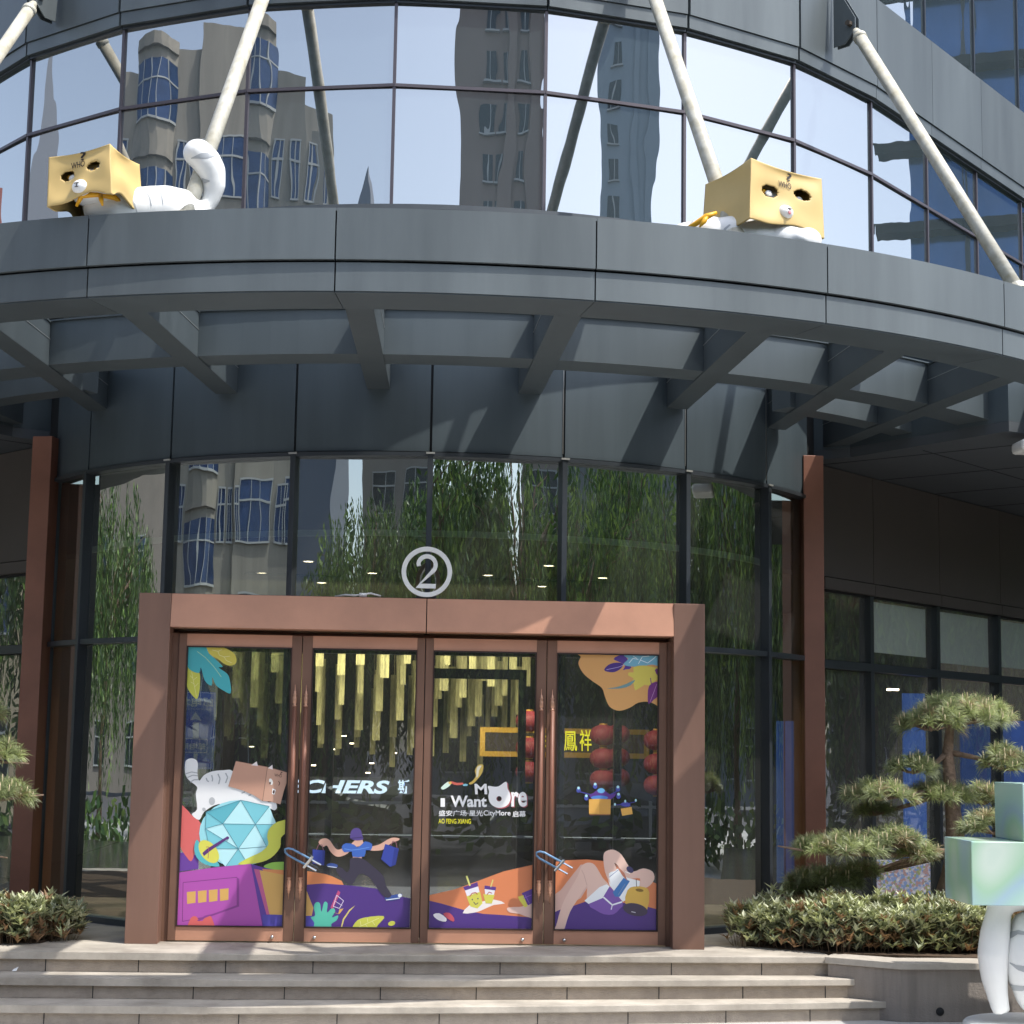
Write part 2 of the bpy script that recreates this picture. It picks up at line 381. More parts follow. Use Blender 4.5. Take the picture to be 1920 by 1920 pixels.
# ---- canopy
CX = -.063; RC = 7.18
CAN = empty('canopy', (0, 0, 0), parent=B)
JA = [D(a) for a in (-71.8, -58.4, -45.1, -31.75, -18.4, -5.1, 8.3, 21.6, 35, 48.3, 61.6)]
for a0, a1 in zip(JA[:-1], JA[1:]):
    g = .005/RC
    MB().arc(RC-.04, RC, a0+g, a1-g, 4.582, 4.919, 14, CX).build('fascia_panel', PANEL, CAN)
    MB().arc(RC-.06, RC-.022, a0+g, a1-g, 4.38, 4.566, 14, CX).build('fascia_panel', PANEL, CAN)
    MB().arc(RC-.46, RC-.03, a0+g/2, a1-g/2, 4.372, 4.378, 14, CX).build('ring_soffit', STEEL, CAN)
MB().arc(RC-.44, RC-.062, JA[0], JA[-1], 4.379, 4.86, 90, CX).build('ring_core', SEAM, CAN)
MB().arc(RC-.47, RC-.441, JA[0], JA[-1], 4.374, 4.72, 90, CX).build('ring_inner_face', STEEL, CAN)
MB().arc(RC-.46, RC-.002, JA[0], JA[-1], 4.90, 4.915, 90, CX).build('ring_top', PANEL, CAN)
RM, YM = 6.8, 1.56
def yring(x, r=RM, yc=YM): return yc-sqrt(r*r-x*x)
am = [D(-48+6*i) for i in range(18)]
m = MB().arc(RM-.34, RM, D(-54), D(54), 4.40, 4.74, 60, 0, YM); m.build('ring_beam', STEEL, CAN)
MB().arc(RM-.36, RM+.02, D(-54), D(54), 4.741, 4.752, 60, 0, YM).build('ring_flange', STEEL, CAN)
for a0, a1 in ((-56, -30), (30, 56)):
    MB().arc(5.72, 5.95, D(a0), D(a1), 4.404, 4.69, 30, 0, YM).build('ring_beam', STEEL, CAN)
beams = [((-4.55, -5.1), (-3.9, -1.9)), ((-3.25, -6.0), (-2.98, -2.66)), ((-2.1, -6.44), (-1.76, -3.60)), ((-.565, -6.86), (-.49, -3.97)), ((.84, -6.78), (.745, -3.93)),
         ((2.2, -6.4), (2.03, -3.45)), ((3.29, -5.95), (3.05, -2.6)), ((4.42, -5.25), (3.72, -1.45)), ((5.5, -4.2), (4.6, -.8))]
for i, (p, q) in enumerate(beams):
    p = Vector(p); q = Vector(q); d = (q-p).normalized(); p = p-d*.25
    MB().beam(p, q, .19, 4.388, 4.73).build('beam', STEEL, CAN, bevel=.004)
    MB().beam(p+d*.3, q-d*.02, .21, 4.731, 4.742).build('beam_flange', STEEL, CAN)
    MB().beam(p+d*.5, q-d*.02, .198, 4.60, 4.606).build('beam_joint', mat('bright_joint', '#8f9494', .4, .5), CAN)

# ---- struts
def strut(lo, up, nm='strut'):
    lo = Vector(lo); up = Vector(up); d = (up-lo).normalized()
    m = MB(); m.smooth = True; m.tube([lo, up-d*.22], .054, 16)
    s = m.build(nm, PIPE, B)
    m = MB(); m.smooth = True; m.tube([up-d*.25, up-d*.20], [.062, .062], 16); m.tube([up-d*.2, up-d*.1], [.054, .03], 12); m.build('collar', PIPE, s)
    rad_ = Vector((up.x, up.y-YU, 0)).normalized(); rz = math.atan2(rad_.y, rad_.x)
    pc = up-rad_*.12
    for o in (-.03, .03):
        t = Vector((-rad_.y, rad_.x, 0))*o
        m = MB(); m.add([pc+t+rad_*a+Vector((0, 0, z)) for a, z in ((-.06, -.17), (.06, -.17), (.17, -.06), (.17, .05), (-.06, .45))], [(0, 1, 2, 3, 4)])
        f = m.f[0]; vs = [Vector(v)+Vector((-rad_.y, rad_.x, 0))*.012 for v in m.v]; m.add(vs, [(4, 3, 2, 1, 0)])
        for i in range(5): m.f.append([i, (i+1) % 5, 5+(i+1) % 5, 5+i]); m.m.append(0); m.sm.append(False)
        m.build('clevis', PANEL, s)
    t = Vector((-rad_.y, rad_.x, 0)); MB().tube([up-t*.075, up+t*.075], .028, 6).build('bolt', mat('rusty_bolt', '#5a5148', .6, .4, .2, 30), s)
    m = MB(); m.tube([lo-d*.02, lo+d*.05], .075, 16); m.build('base_collar', PIPE, s)
strut((4.27, -5.58, 4.92), (3.63, -3.22, 7.97))
strut((1.96, -6.66, 4.93), (1.60, -4.37, 7.95))
strut((-1.74, -6.66, 4.93), (-1.36, -4.43, 7.95))
strut((-4.2, -5.55, 4.93), (-3.57, -3.25, 7.93))

# ---- columns and wings
def column(p, rz, nm='column'):
    MB().box((p[0], p[1], 2.12), (.19, .42, 4.24), rz).build(nm, BROWN, B, bevel=.006)
column((3.49, -1.93), D(2))
column((-3.52, -1.95), D(-14))
def wing(sx):
    a = D(47); W0 = Vector((3.72*sx, -1.42)); dx = Vector((cos(a)*sx, sin(a))); nn = Vector((sin(a)*sx, -cos(a)))
    ang = a if sx > 0 else pi-a
    def pt(u, o=0): return W0+dx*u+nn*o
    def bx(u0, u1, z0, z1, th, pr, nm, mt):
        c = pt((u0+u1)/2, pr-th/2); MB().box((c.x, c.y, (z0+z1)/2), (u1-u0, th, z1-z0), ang).build(nm, mt, B)
    H = 3.05
    us = [0, 1.0, 2.45, 3.95, 5.5]
    for u0, u1 in zip(us[:-1], us[1:]):
        bx(u0+.004, u1-.004, H+.14, 4.26, .05, .03, 'spandrel_panel', SPBR)
        bx(u0+.004, u1-.004, H+.02, H+.13, .05, .05, 'spandrel_strip', SPBR)
        for z0, z1 in ((.06, 2.30), (2.40, H)):
            p, q = pt(u0, -.05), pt(u1, -.05)
            if sx < 0: p, q = q, p
            sheet(p, q, z0, z1, GWING, 'window_pane', B, 60)
    bx(-.05, 5.5, H, 4.3, .1, -.03, 'wall_core', SEAM)
    for u in us[1:]:
        bx(u-.05, u+.02, .0, H+.01, .12, .015, 'mullion', MULL)
    bx(0, 5.5, 2.31, 2.39, .1, .02, 'transom', MULL)
    bx(0, 5.5, -.02, .055, .14, .02, 'window_sill', MULL)
    if sx > 0:
        for u0, u1, zb in ((1.04, 2.36, 2.52), (2.5, 3.88, 2.48)):
            bx(u0, u1, zb, H-.02, .01, -.10, 'roller_blind', mat('roller_blind_cloth', '#e0e6e0', .8))
        bx(4.0, 5.4, 2.5, H-.02, .01, -.10, 'roller_blind', MATS['roller_blind_cloth'])
    # soffit over the wing
    q0 = pt(-.3); q1 = pt(6.5)
    poly = [(q0.x, q0.y), (q1.x, q1.y), (q1.x+2.2*sx, q1.y-2.4), (6.6*sx, -2.6), (4.9*sx, -3.45), (3.9*sx, -1.9)]
    if sx < 0: poly = poly[::-1]
    MB().prism(poly, 4.27, 4.36).build('soffit', SOFF, B)
    m = MB()
    for u in (.0, 1.2, 2.4, 3.6):
        a_ = pt(u, .02); b_ = a_+nn*2.4; m.beam(a_, b_, .012, 4.2665, 4.2695)
    a_ = pt(-.2, 1.2); b_ = pt(6, 1.2); m.beam(a_, b_, .012, 4.2665, 4.2695)
    m.build('soffit_joint', SEAM, B)
    MB().prism(poly, 4.361, 5.28).build('floor_slab', PANELD, B)
wing(1); wing(-1)

# ---- brown portal
PZ, PX0, PX1, PY = 2.652, -2.28, 2.122, -4.392
JW = .245
gap = .0
prt = empty('door_portal', (0, 0, 0), parent=B)
hx0, hx1 = PX0+JW, PX1-JW
mid = -.06
for x0, x1 in ((hx0, mid-.002), (mid+.002, hx1)):
    m = MB(); y0, y1 = PY, -3.9
    vs = [(x0+.002, PY+.018, PZ), (x1-.002, PY+.018, PZ), (x1-.002, PY-.012, 2.395), (x0+.002, PY-.012, 2.395), (x0+.002, y1, PZ), (x1-.002, y1, PZ), (x1-.002, y1, 2.395), (x0+.002, y1, 2.395)]
    m.add(vs, [(0, 3, 2, 1), (0, 1, 5, 4), (2, 3, 7, 6), (0, 4, 7, 3), (1, 2, 6, 5)]); m.build('header_panel', HEAD, prt)
for x0, x1, s in ((PX0, hx0, 1), (hx1, PX1, -1)):
    MB().box(((x0+x1)/2, (PY-3.85)/2, PZ/2), (x1-x0, abs(PY+3.85), PZ), 0).build('jamb_panel', JAMB, prt, bevel=.003)
MB().box((mid, -4.07, PZ+.004), (PX1-PX0-.02, .5, .006)).build('portal_top', JAMB, prt)
MB().box(((hx0+hx1)/2, -4.0, 2.372), (hx1-hx0, .12, .03)).build('door_head', DOORM, prt)

LX = [-1.987, -1.025, -.062, .895, 1.849]; DY = -4.205
for s, x in ((1, hx0), (-1, hx1)):
    x1 = LX[0] if s > 0 else LX[-1]
    MB().box(((x+x1)/2, -4.16, 1.18), (abs(x1-x), .1, 2.36)).build('door_post', DOORM, prt)
exec_doors = []
COP = mat('copper_finial', '#c99a80', .3, .7, .1, 20)
for i in range(4):
    x0, x1 = LX[i]+.003, LX[i+1]-.003
    dr_ = empty('door', ((x0+x1)/2, DY, .01), parent=B)
    def PP(o): o.parent = dr_; o.matrix_parent_inverse = Matrix.Translation((-(x0+x1)/2, -DY, -.01)); return o
    sl, sr = (.062, .078) if i % 2 == 0 else (.078, .062)
    gx0, gx1, gz0, gz1 = x0+sl, x1-sr, .115, 2.258
    m = MB()
    m.box(((x0+gx0)/2, DY, 1.182), (gx0-x0, .05, 2.344)); m.box(((x1+gx1)/2, DY, 1.182), (x1-gx1, .05, 2.344))
    PP(m.build('stile', DOORM, None, bevel=.003))
    PP(MB().box(((gx0+gx1)/2, DY+.002, (.012+gz0)/2), (gx1-gx0, .05, gz0-.012)).build('bottom_rail', HEAD, None))
    PP(MB().box(((gx0+gx1)/2, DY+.002, (gz1+2.354)/2), (gx1-gx0, .05, 2.354-gz1)).build('top_rail', HEAD, None))
    m = MB(); t = .008
    for c, d in (((gx0+t/2, DY-.01, (gz0+gz1)/2), (t, .045, gz1-gz0)), ((gx1-t/2, DY-.01, (gz0+gz1)/2), (t, .045, gz1-gz0)), (((gx0+gx1)/2, DY-.01, gz1-t/2), (gx1-gx0-.018, .045, t)), (((gx0+gx1)/2, DY-.01, gz0+t/2), (gx1-gx0-.018, .045, t))): m.box(c, d)
    PP(m.build('gasket', DARKB, None))
    PP(MB().add([(gx0, DY+.005, gz0), (gx1, DY+.005, gz0), (gx1, DY+.005, gz1), (gx0, DY+.005, gz1)], [(0, 1, 2, 3)]).build('pane', GDOOR, None))
    hx = x1-.04 if i % 2 == 0 else x0+.04
    m = MB(); m.smooth = True; m.tube([(hx, DY-.075, .50), (hx, DY-.075, 1.80)], .019, 14)
    for z in (.62, 1.70): m.tube([(hx, DY-.075, z), (hx, DY-.02, z)], .010, 8)
    PP(m.build('handle', BROWN, None))
    m = MB(); m.smooth = True
    fin = [(.0, 0), (.016, 0), (.016, .012), (.010, .016), (.016, .03), (.017, .07), (.011, .085), (.016, .095), (.009, .105), (.010, .115), (.004, .125), (.002, .17)]
    m.lathe((hx, DY-.075, 1.80), fin, 12); PP(m.build('handle_finial', COP, None)); m = MB(); m.smooth = True
    m.lathe((hx, DY-.075, .50), [(r, -z) for r, z in fin], 12); PP(m.build('handle_finial', COP, None))
    m = MB(); m.smooth = True; bxp = gx1-.08 if i % 2 == 0 else gx0+.08
    m.lathe((bxp, DY-.03, .045), [(.012, -.02), (.014, 0), (.006, .012)], 10, 'Y'); PP(m.build('floor_bolt', mat('chrome', '#c8c8c8', .2, 1), None))
    exec_doors.append((dr_, (x0+x1)/2, gx0, gx1, gz0, gz1))
# ================================================================== PRINTED FILM ON THE DOOR GLASS
def ZA(x, y): return (320+x/3.84, 1160+y/3.84)
def ZB(x, y): return (320+x/3.84, 1400+y/3.84)
def ZC(x, y): return (780+x/3.4286, 1160+y/3.4286)
def ZD(x, y): return (780+x/3.4286, 1430+y/3.4286)
class Film:
    """flat printed artwork on one door's glass: layered colour areas"""
    def __init__(s, di, fr=None):
        s.d = exec_doors[di]; s.L = []; s.mb = MB(); s.cols = []; s.k = 0; s.fr = fr
        s.lo = (s.d[2]+.009, s.d[4]+.009); s.hi = (s.d[3]-.009, s.d[5]-.009)
    def col(s, c):
        if c not in s.cols: s.cols.append(c)
        return s.cols.index(c)
    def clip(s, pts):
        def cl(P, ax, v, sg):
            out = []
            for i in range(len(P)):
                a, b = P[i-1], P[i]; ia = (a[ax]-v)*sg >= 0; ib = (b[ax]-v)*sg >= 0
                if ia != ib:
                    t = (v-a[ax])/(b[ax]-a[ax]); out.append((a[0]+(b[0]-a[0])*t, a[1]+(b[1]-a[1])*t))
                if ib: out.append(b)
            return out
        for ax, v, sg in ((0, s.lo[0], 1), (0, s.hi[0], -1), (1, s.lo[1], 1), (1, s.hi[1], -1)):
            if not pts: return pts
            pts = cl(pts, ax, v, sg)
        return pts
    def w(s, fr, p):
        q = fr(*p); v = atY(q[0], q[1], DY); return (v.x, v.z)
    def poly(s, c, pts, fr=None, sm=0):
        fr = fr or s.fr
        if sm: pts = smooth_poly(pts, sm)
        P_ = s.clip([s.w(fr, p) for p in pts])
        s.k += 1
        if len(P_) < 3: return
        y = DY+.004-.00012*s.k
        tr = tessellate_polygon([[Vector((a, b, 0)) for a, b in P_]])
        s.mb.mi = s.col(c); s.mb.add([(a, y, b) for a, b in P_], tr)
    def ell(s, c, x, y, rx, ry, rot=0, fr=None, n=28):
        r = rad(rot); s.poly(c, [(x+rx*cos(t)*cos(r)-ry*sin(t)*sin(r), y+rx*cos(t)*sin(r)+ry*sin(t)*cos(r)) for t in (2*pi*i/n for i in range(n))], fr)
    def line(s, c, pts, wd, fr=None):
        for a, b in zip(pts[:-1], pts[1:]):
            a = Vector(a); b = Vector(b); d = (b-a); 
            if d.length == 0: continue
            n = Vector((-d.y, d.x)).normalized()*wd/2; s.poly(c, [tuple(a+n), tuple(b+n), tuple(b-n), tuple(a-n)], fr); s.k -= 1
        s.k += 1
    def text(s, c, txt, x0, y0, x1, y1, off=0., shear=0., fr=None, y2=None):
        fr = fr or s.fr; y2 = y1 if y2 is None else y2
        s.k += 1; y = DY+.004-.00012*s.k; O = s.w(fr, (x0, y1)); X = s.w(fr, (x1, y2)); Z = s.w(fr, (x0, y0))
        s.mb.mi = s.col(c)
        text_fit(s.mb, txt, (O[0], y, O[1]), (X[0]-O[0], 0, X[1]-O[1]), (Z[0]-O[0], 0, Z[1]-O[1]), off, shear)
    def done(s, lab):
        def soft(c):
            r = lin(c); g_ = sum(r)/3; return tuple(v*.86+g_*.14 for v in r)  # haze put into the print: every colour drawn towards grey
        ms = [mat('film_'+c.strip('#'), soft(c), .32, 0) for c in s.cols]
        d, cx = s.d[0], s.d[1]
        o = s.mb.build('window_sticker', ms, None); o.parent = d; o.matrix_parent_inverse = Matrix.Translation((-cx, -DY, -.01)); o['label'] = lab

# ---- first door
f = Film(0, ZA)
f.poly('#d9c83c', [(240, 200), (330, 200), (400, 215), (462, 258), (470, 318), (430, 338), (385, 325), (340, 290), (290, 262)], sm=4)
for l in ([(300, 225), (340, 235), (350, 262), (385, 275), (400, 300), (440, 318)], [(340, 235), (370, 222)], [(385, 275), (425, 270)]): f.line('#f1eaa8', l, 3)
f.poly('#cfd03a', [(118, 340), (160, 380), (205, 385), (212, 450), (205, 530), (188, 578), (150, 545), (115, 480)], sm=3)
for l in ([(150, 380), (185, 560)], [(160, 430), (140, 410)], [(168, 470), (145, 455)], [(165, 440), (190, 420)], [(173, 490), (198, 465)]): f.line('#f1eaa8', l, 2.5)
f.poly('#35b3bb', [(118, 195), (240, 195), (275, 250), (320, 290), (375, 345), (345, 352), (405, 395), (425, 440), (433, 536), (385, 520), (325, 478), (300, 420), (295, 482), (245, 445), (218, 350), (205, 390), (150, 375), (118, 330)], sm=3)
f.line('#bfe0a0', [(190, 235), (250, 280), (310, 345), (365, 420)], 3.5)
f.done('printed film with teal and yellow leaves in the top corner')
f = Film(0, ZB)
f.poly('#cc3cd0' and '#6a35a0', [(60, 760), (200, 780), (200, 880), (60, 900)])
f.poly('#e0605c', [(60, 430), (110, 448), (150, 492), (200, 530), (235, 590), (240, 650), (205, 690), (180, 740), (152, 822), (118, 800), (62, 690)], sm=3)
f.poly('#e8eaea', [(105, 112), (125, 90), (155, 84), (185, 98), (196, 130), (192, 190), (205, 245), (240, 205), (300, 178), (380, 170), (450, 178), (520, 300), (640, 350), (705, 400), (750, 392), (765, 438), (745, 458), (700, 440), (640, 450), (500, 400), (400, 410), (320, 420), (240, 470), (205, 528), (152, 488), (190, 450), (180, 340), (190, 290), (130, 240), (103, 190)], sm=3)
for a in ([(108, 195), (150, 182), (192, 190)], [(120, 222), (160, 205), (195, 210)], [(140, 255), (170, 238), (200, 238)]): f.line('#a9aeb2', a, 7)
for a in ([(255, 225), (262, 245), (275, 252)], [(295, 205), (302, 235), (298, 250)], [(340, 195), (355, 230), (345, 270)], [(395, 190), (410, 220), (395, 262)], [(510, 335), (535, 325)], [(560, 352), (580, 345)]): f.line('#a9aeb2', a, 9)
f.ell('#b6babd', 297, 392, 22, 28); f.ell('#b6babd', 240, 452, 12, 14, -40)
cx, cy, r = 490, 625, 272
f.ell('#8fdbe6', cx, cy, 285, 240)
c1, c2, c3 = '#6fcbd9', '#b5ecf2', '#4fb6c6'
V_ = {'a': (505, 385), 'b': (375, 555), 'c': (610, 560), 'd': (487, 735), 'e': (250, 590), 'f': (710, 430), 'g': (760, 560), 'h': (255, 470), 'i': (690, 720), 'j': (280, 735), 'k': (395, 865), 'l': (560, 850), 'm': (205, 600)}
for t, c in (('abc', c2), ('bcd', c1), ('acf', c1), ('cfg', c2), ('cdi', c2), ('bde', c2), ('bha', c3), ('hbe', c1), ('dej', c1), ('djk', c2), ('dkl', c1), ('dil', c2), ('cgi', c1)):
    f.poly(c, [V_[k] for k in t])
for t in ('ab', 'ac', 'bc', 'bd', 'cd', 'cf', 'cg', 'ci', 'di', 'be', 'bh', 'de', 'ej', 'dj', 'dk', 'dl', 'ah', 'he', 'af'): f.line('#3b7f93', [V_[t[0]], V_[t[1]]], 3.2)
f.poly('#c9967c', [(470, 104), (697, 146), (662, 392), (600, 350), (520, 315), (415, 285)])
f.poly('#cf9f85', [(697, 146), (850, 188), (835, 260), (815, 320), (790, 415), (720, 395), (662, 390)])
f.line('#5b3a2c', [(697, 146), (662, 390)], 3); f.line('#8c6350', [(470, 104), (697, 146), (850, 188)], 3)
f.poly('#efe3df', [(580, 133), (620, 106), (628, 140)]); f.poly('#efe3df', [(700, 155), (733, 130), (735, 165)])
f.text('#54342a', 'WHO', 748, 193, 800, 215, .01, y2=222); f.text('#54342a', '?', 788, 180, 806, 200, .01)
f.ell('#f2efe8', 722, 252, 13, 24, -15); f.ell('#5b3a2c', 716, 262, 6, 9); f.line('#54342a', [(776, 248), (786, 262), (778, 280)], 5)
f.poly('#ffffff', [(733, 300), (757, 310), (748, 345), (730, 342)]); f.ell('#5b3a2c', 742, 325, 7, 14, 12)
f.poly('#d3d838', [(850, 528), (800, 532), (750, 552), (708, 595), (695, 650), (702, 705), (650, 758), (560, 800), (485, 848), (620, 838), (720, 802), (788, 725), (795, 655), (850, 600)], sm=3)
f.poly('#45b8c2', [(190, 668), (170, 735), (190, 800), (250, 848), (352, 862), (310, 800), (235, 740)], sm=3)
f.ell('#dcd93c', 275, 755, 95, 58, 52); f.poly('#5b2a7a', [(228, 765), (262, 735), (405, 648), (420, 655), (280, 755), (240, 788)])
f.ell('#5b2a7a', 410, 657, 11, 11); f.line('#a84a60', [(255, 722), (275, 722), (270, 805)], 4)
f.poly('#8fc640', [(670, 865), (715, 838), (770, 830), (850, 835), (850, 895), (760, 895)], sm=3)
f.poly('#5b2f9c', [(575, 843), (660, 868), (850, 905), (850, 1330), (660, 1330)])
f.poly('#c24f8a', [(600, 880), (640, 885), (712, 1208), (690, 1208)])
f.poly('#e08a45', [(660, 880), (850, 890), (850, 1000), (700, 960)])
f.poly('#d9a84c', [(640, 888), (850, 930), (850, 1212), (712, 1208)])
f.poly('#4a3fae', [(660, 1208), (850, 1212), (850, 1330), (670, 1330)])
f.poly('#b23fae', [(60, 905), (320, 868), (578, 843), (668, 1330), (30, 1330)])
f.line('#6d2370', [(90, 978), (478, 940), (478, 1142), (300, 1215), (85, 1258), (90, 978)], 4)
f.poly('#8a2c8e', [(478, 942), (494, 950), (494, 1150), (300, 1218), (200, 1255), (190, 1240), (300, 1205), (478, 1140)])
for k in range(4):
    x = 117+79*k; f.poly('#dba94a', [(x, 1046-7*k), (x+64, 1040-7*k), (x+62, 1124-7*k), (x+2, 1132-7*k)])
f.poly('#dd5a56', [(130, 1330), (145, 1232), (185, 1222), (205, 1250), (232, 1252), (258, 1212), (296, 1228), (308, 1330)], sm=2)
f.poly('#8a2c8e', [(190, 1250), (250, 1215), (330, 1198), (250, 1232), (205, 1256)])
f.poly('#df8a5a', [(30, 1022), (60, 1018), (50, 1240), (30, 1240)])
f.done('printed film with a white striped cat on a pale blue faceted ball above a magenta box')
# ---- second door
f = Film(1, ZB)
f.poly('#df8443', [(930, 900), (1060, 908), (1165, 935), (1245, 995), (930, 995)], sm=2)
f.poly('#4e2a86', [(930, 998), (1100, 985), (1300, 1000), (1480, 1022), (1560, 1062), (1760, 1098), (1760, 1340), (930, 1340)])
f.poly('#d9a84c', [(930, 1008), (968, 1010), (1028, 1162), (1015, 1218), (930, 1218)])
f.poly('#4a3fae', [(930, 1218), (1015, 1218), (1060, 1340), (930, 1340)])
f.poly('#46c3a8', [(1030, 1330), (1035, 1270), (1008, 1230), (1040, 1215), (1030, 1150), (1050, 1120), (1075, 1130), (1085, 1190), (1105, 1120), (1130, 1130), (1125, 1195), (1165, 1160), (1185, 1185), (1160, 1230), (1205, 1215), (1195, 1250), (1155, 1280), (1160, 1330)], sm=3)
f.poly('#c43d7a', [(1150, 1160), (1205, 1035), (1222, 1050), (1168, 1168)]); f.poly('#d9a84c', [(1165, 1190), (1205, 1205), (1215, 1170), (1245, 1165), (1215, 1205)])
f.line('#e6d8f0', [(1195, 1070), (1245, 1110), (1215, 1165), (1170, 1150), (1195, 1070)], 4); f.line('#e6d8f0', [(1180, 1110), (1235, 1145)], 3)
f.poly('#ddca6a', [(1225, 1298), (1240, 1240), (1285, 1175), (1330, 1142), (1290, 1185), (1250, 1245), (1235, 1298)])
f.poly('#d2d438', [(1310, 1330), (1330, 1265), (1390, 1232), (1535, 1220), (1500, 1275), (1440, 1330)], sm=3)
for l in ([(1330, 1310), (1500, 1235)], [(1370, 1290), (1365, 1255)], [(1420, 1265), (1415, 1235)], [(1400, 1275), (1420, 1305)], [(1450, 1255), (1470, 1285)]): f.line('#eef0a0', l, 3)
f.ell('#d2d438', 1591, 1273, 26, 17, -15)
sk_ = '#dba890'
f.poly(sk_, [(1065, 690), (1085, 665), (1120, 660), (1150, 680), (1180, 725), (1210, 742), (1262, 722), (1285, 758), (1235, 788), (1190, 790), (1150, 755), (1125, 712), (1095, 722)], sm=3)
f.poly(sk_, [(1430, 725), (1500, 705), (1560, 670), (1600, 655), (1645, 660), (1640, 675), (1600, 690), (1560, 715), (1520, 745), (1440, 748)], sm=3)
f.poly(sk_, [(1340, 660), (1380, 668), (1395, 710), (1330, 722), (1300, 700)]); f.poly(sk_, [(1310, 780), (1378, 780), (1375, 806), (1312, 802)])
f.poly('#2c4f9e', [(1122, 852), (1150, 838), (1200, 850), (1195, 872), (1140, 868)], sm=2); f.line('#dfe6ef', [(1130, 862), (1195, 870)], 5)
f.poly('#2c4f9e', [(1542, 1085), (1600, 1070), (1640, 1062), (1668, 1062), (1645, 1098), (1560, 1108)], sm=2); f.line('#dfe6ef', [(1550, 1104), (1650, 1090)], 6); f.ell('#dfe6ef', 1650, 1072, 14, 13)
f.poly('#3a3548', [(1295, 805), (1378, 805), (1455, 860), (1530, 930), (1550, 1000), (1590, 1070), (1545, 1085), (1480, 1010), (1440, 950), (1380, 915), (1345, 930), (1310, 990), (1270, 985), (1215, 930), (1190, 880), (1230, 870), (1270, 905), (1290, 870)], sm=3)
f.poly('#2b62c0', [(1232, 720), (1262, 695), (1320, 705), (1345, 725), (1380, 700), (1400, 682), (1450, 700), (1442, 745), (1405, 745), (1395, 790), (1310, 792), (1305, 755), (1250, 760)], sm=2)
f.line('#5a92dc', [(1250, 735), (1300, 745), (1350, 740), (1430, 725)], 5)
f.poly('#54428a', [(1292, 655), (1300, 608), (1330, 585), (1365, 595), (1380, 640), (1385, 668), (1340, 675), (1310, 668)], sm=3); f.line('#3a2c66', [(1300, 660), (1384, 652)], 7)
f.poly('#2a3fa4', [(1022, 740), (1112, 748), (1105, 855), (1022, 842)]); f.line('#8d5a6a', [(1050, 742), (1065, 705), (1090, 708), (1100, 748)], 5)
f.poly('#23338c', [(1095, 746), (1112, 748), (1105, 855), (1090, 852)])
f.poly('#2a3fa4', [(1545, 700), (1642, 735), (1620, 850), (1580, 865), (1515, 810)]); f.line('#8d5a6a', [(1585, 712), (1600, 680), (1622, 690), (1630, 728)], 5)
f.poly('#23338c', [(1610, 735), (1642, 740), (1620, 850), (1590, 862)])
f.done('printed film with a running figure carrying two blue bags over violet ground')
# ---- third door
f = Film(2, ZD)
f.poly('#e07f45', [(60, 858), (250, 815), (400, 760), (560, 700), (790, 648), (790, 1010), (600, 990), (400, 975), (60, 900)], sm=0)
f.poly('#4e2a86', [(60, 882), (160, 905), (300, 945), (430, 972), (560, 980), (700, 992), (790, 1000), (790, 1100), (60, 1100)])
f.poly('#efe6e0', [(300, 968), (340, 920), (400, 900), (500, 880), (572, 905), (500, 915), (420, 950), (370, 965)], sm=2)
f.poly('#e8e4ee', [(310, 810), (398, 788), (425, 900), (420, 930), (370, 938), (345, 905)]); f.poly('#d6d23c', [(325, 860), (412, 830), (428, 905), (395, 938), (350, 925)]); f.poly('#5a2f8c', [(303, 800), (395, 768), (400, 795), (315, 822)]); f.line('#dedc70', [(325, 728), (347, 792)], 11)
f.poly('#e8e4ee', [(440, 800), (510, 812), (490, 900), (450, 900)]); f.poly('#d6d23c', [(432, 845), (505, 850), (488, 905), (448, 905)]); f.poly('#5a2f8c', [(442, 790), (515, 800), (512, 822), (440, 812)]); f.line('#dedc70', [(495, 752), (480, 800)], 7)
f.line('#c05a4a', [(345, 862), (360, 840), (385, 835), (395, 848)], 6); f.line('#3a2c66', [(370, 895), (385, 912), (400, 900)], 4); f.line('#c05a4a', [(455, 850), (470, 832), (490, 840)], 5)
f.ell('#3a2c66', 362, 880, 4, 5); f.ell('#3a2c66', 398, 874, 4, 5)
f.poly('#e9c0b0', [(585, 935), (630, 928), (680, 925), (735, 900), (790, 850), (790, 1000), (720, 992), (660, 972), (600, 962)], sm=3)
f.poly('#5a2f9a', [(680, 840), (745, 812), (790, 800), (790, 880), (720, 918)]); f.poly('#e2dc3a', [(655, 862), (690, 852), (718, 922), (700, 932), (665, 885)]); f.line('#8f5ac8', [(700, 850), (730, 905)], 4); f.line('#8f5ac8', [(690, 872), (755, 845)], 4)
f.poly('#f2eef2', [(112, 975), (150, 968), (195, 1000), (190, 1022), (150, 1015), (120, 995)], sm=2); f.poly('#c8475a', [(175, 970), (215, 965), (245, 1000), (240, 1022), (200, 1000)], sm=2)
wt = '#f2f2f2'
f.poly('#e3c04a', [(340, 132), (362, 118), (385, 85), (378, 50), (400, 15), (432, 14), (430, 50), (415, 82), (375, 128), (350, 140)], sm=3)
f.poly('#f3ead0', [(390, 40), (402, 22), (422, 20), (405, 50), (400, 85), (388, 95)], sm=2)
f.poly('#c9594a', [(225, 118), (262, 130), (300, 128), (302, 140), (262, 145), (232, 135)], sm=2); f.poly('#cfe8d8', [(162, 158), (205, 122), (225, 132), (215, 150), (180, 172), (165, 170)], sm=2)
f.poly('#7fc6da', [(300, 142), (318, 135), (335, 140), (330, 150), (305, 150)]); f.poly('#e8b84a', [(205, 128), (222, 120), (232, 132), (220, 142)])
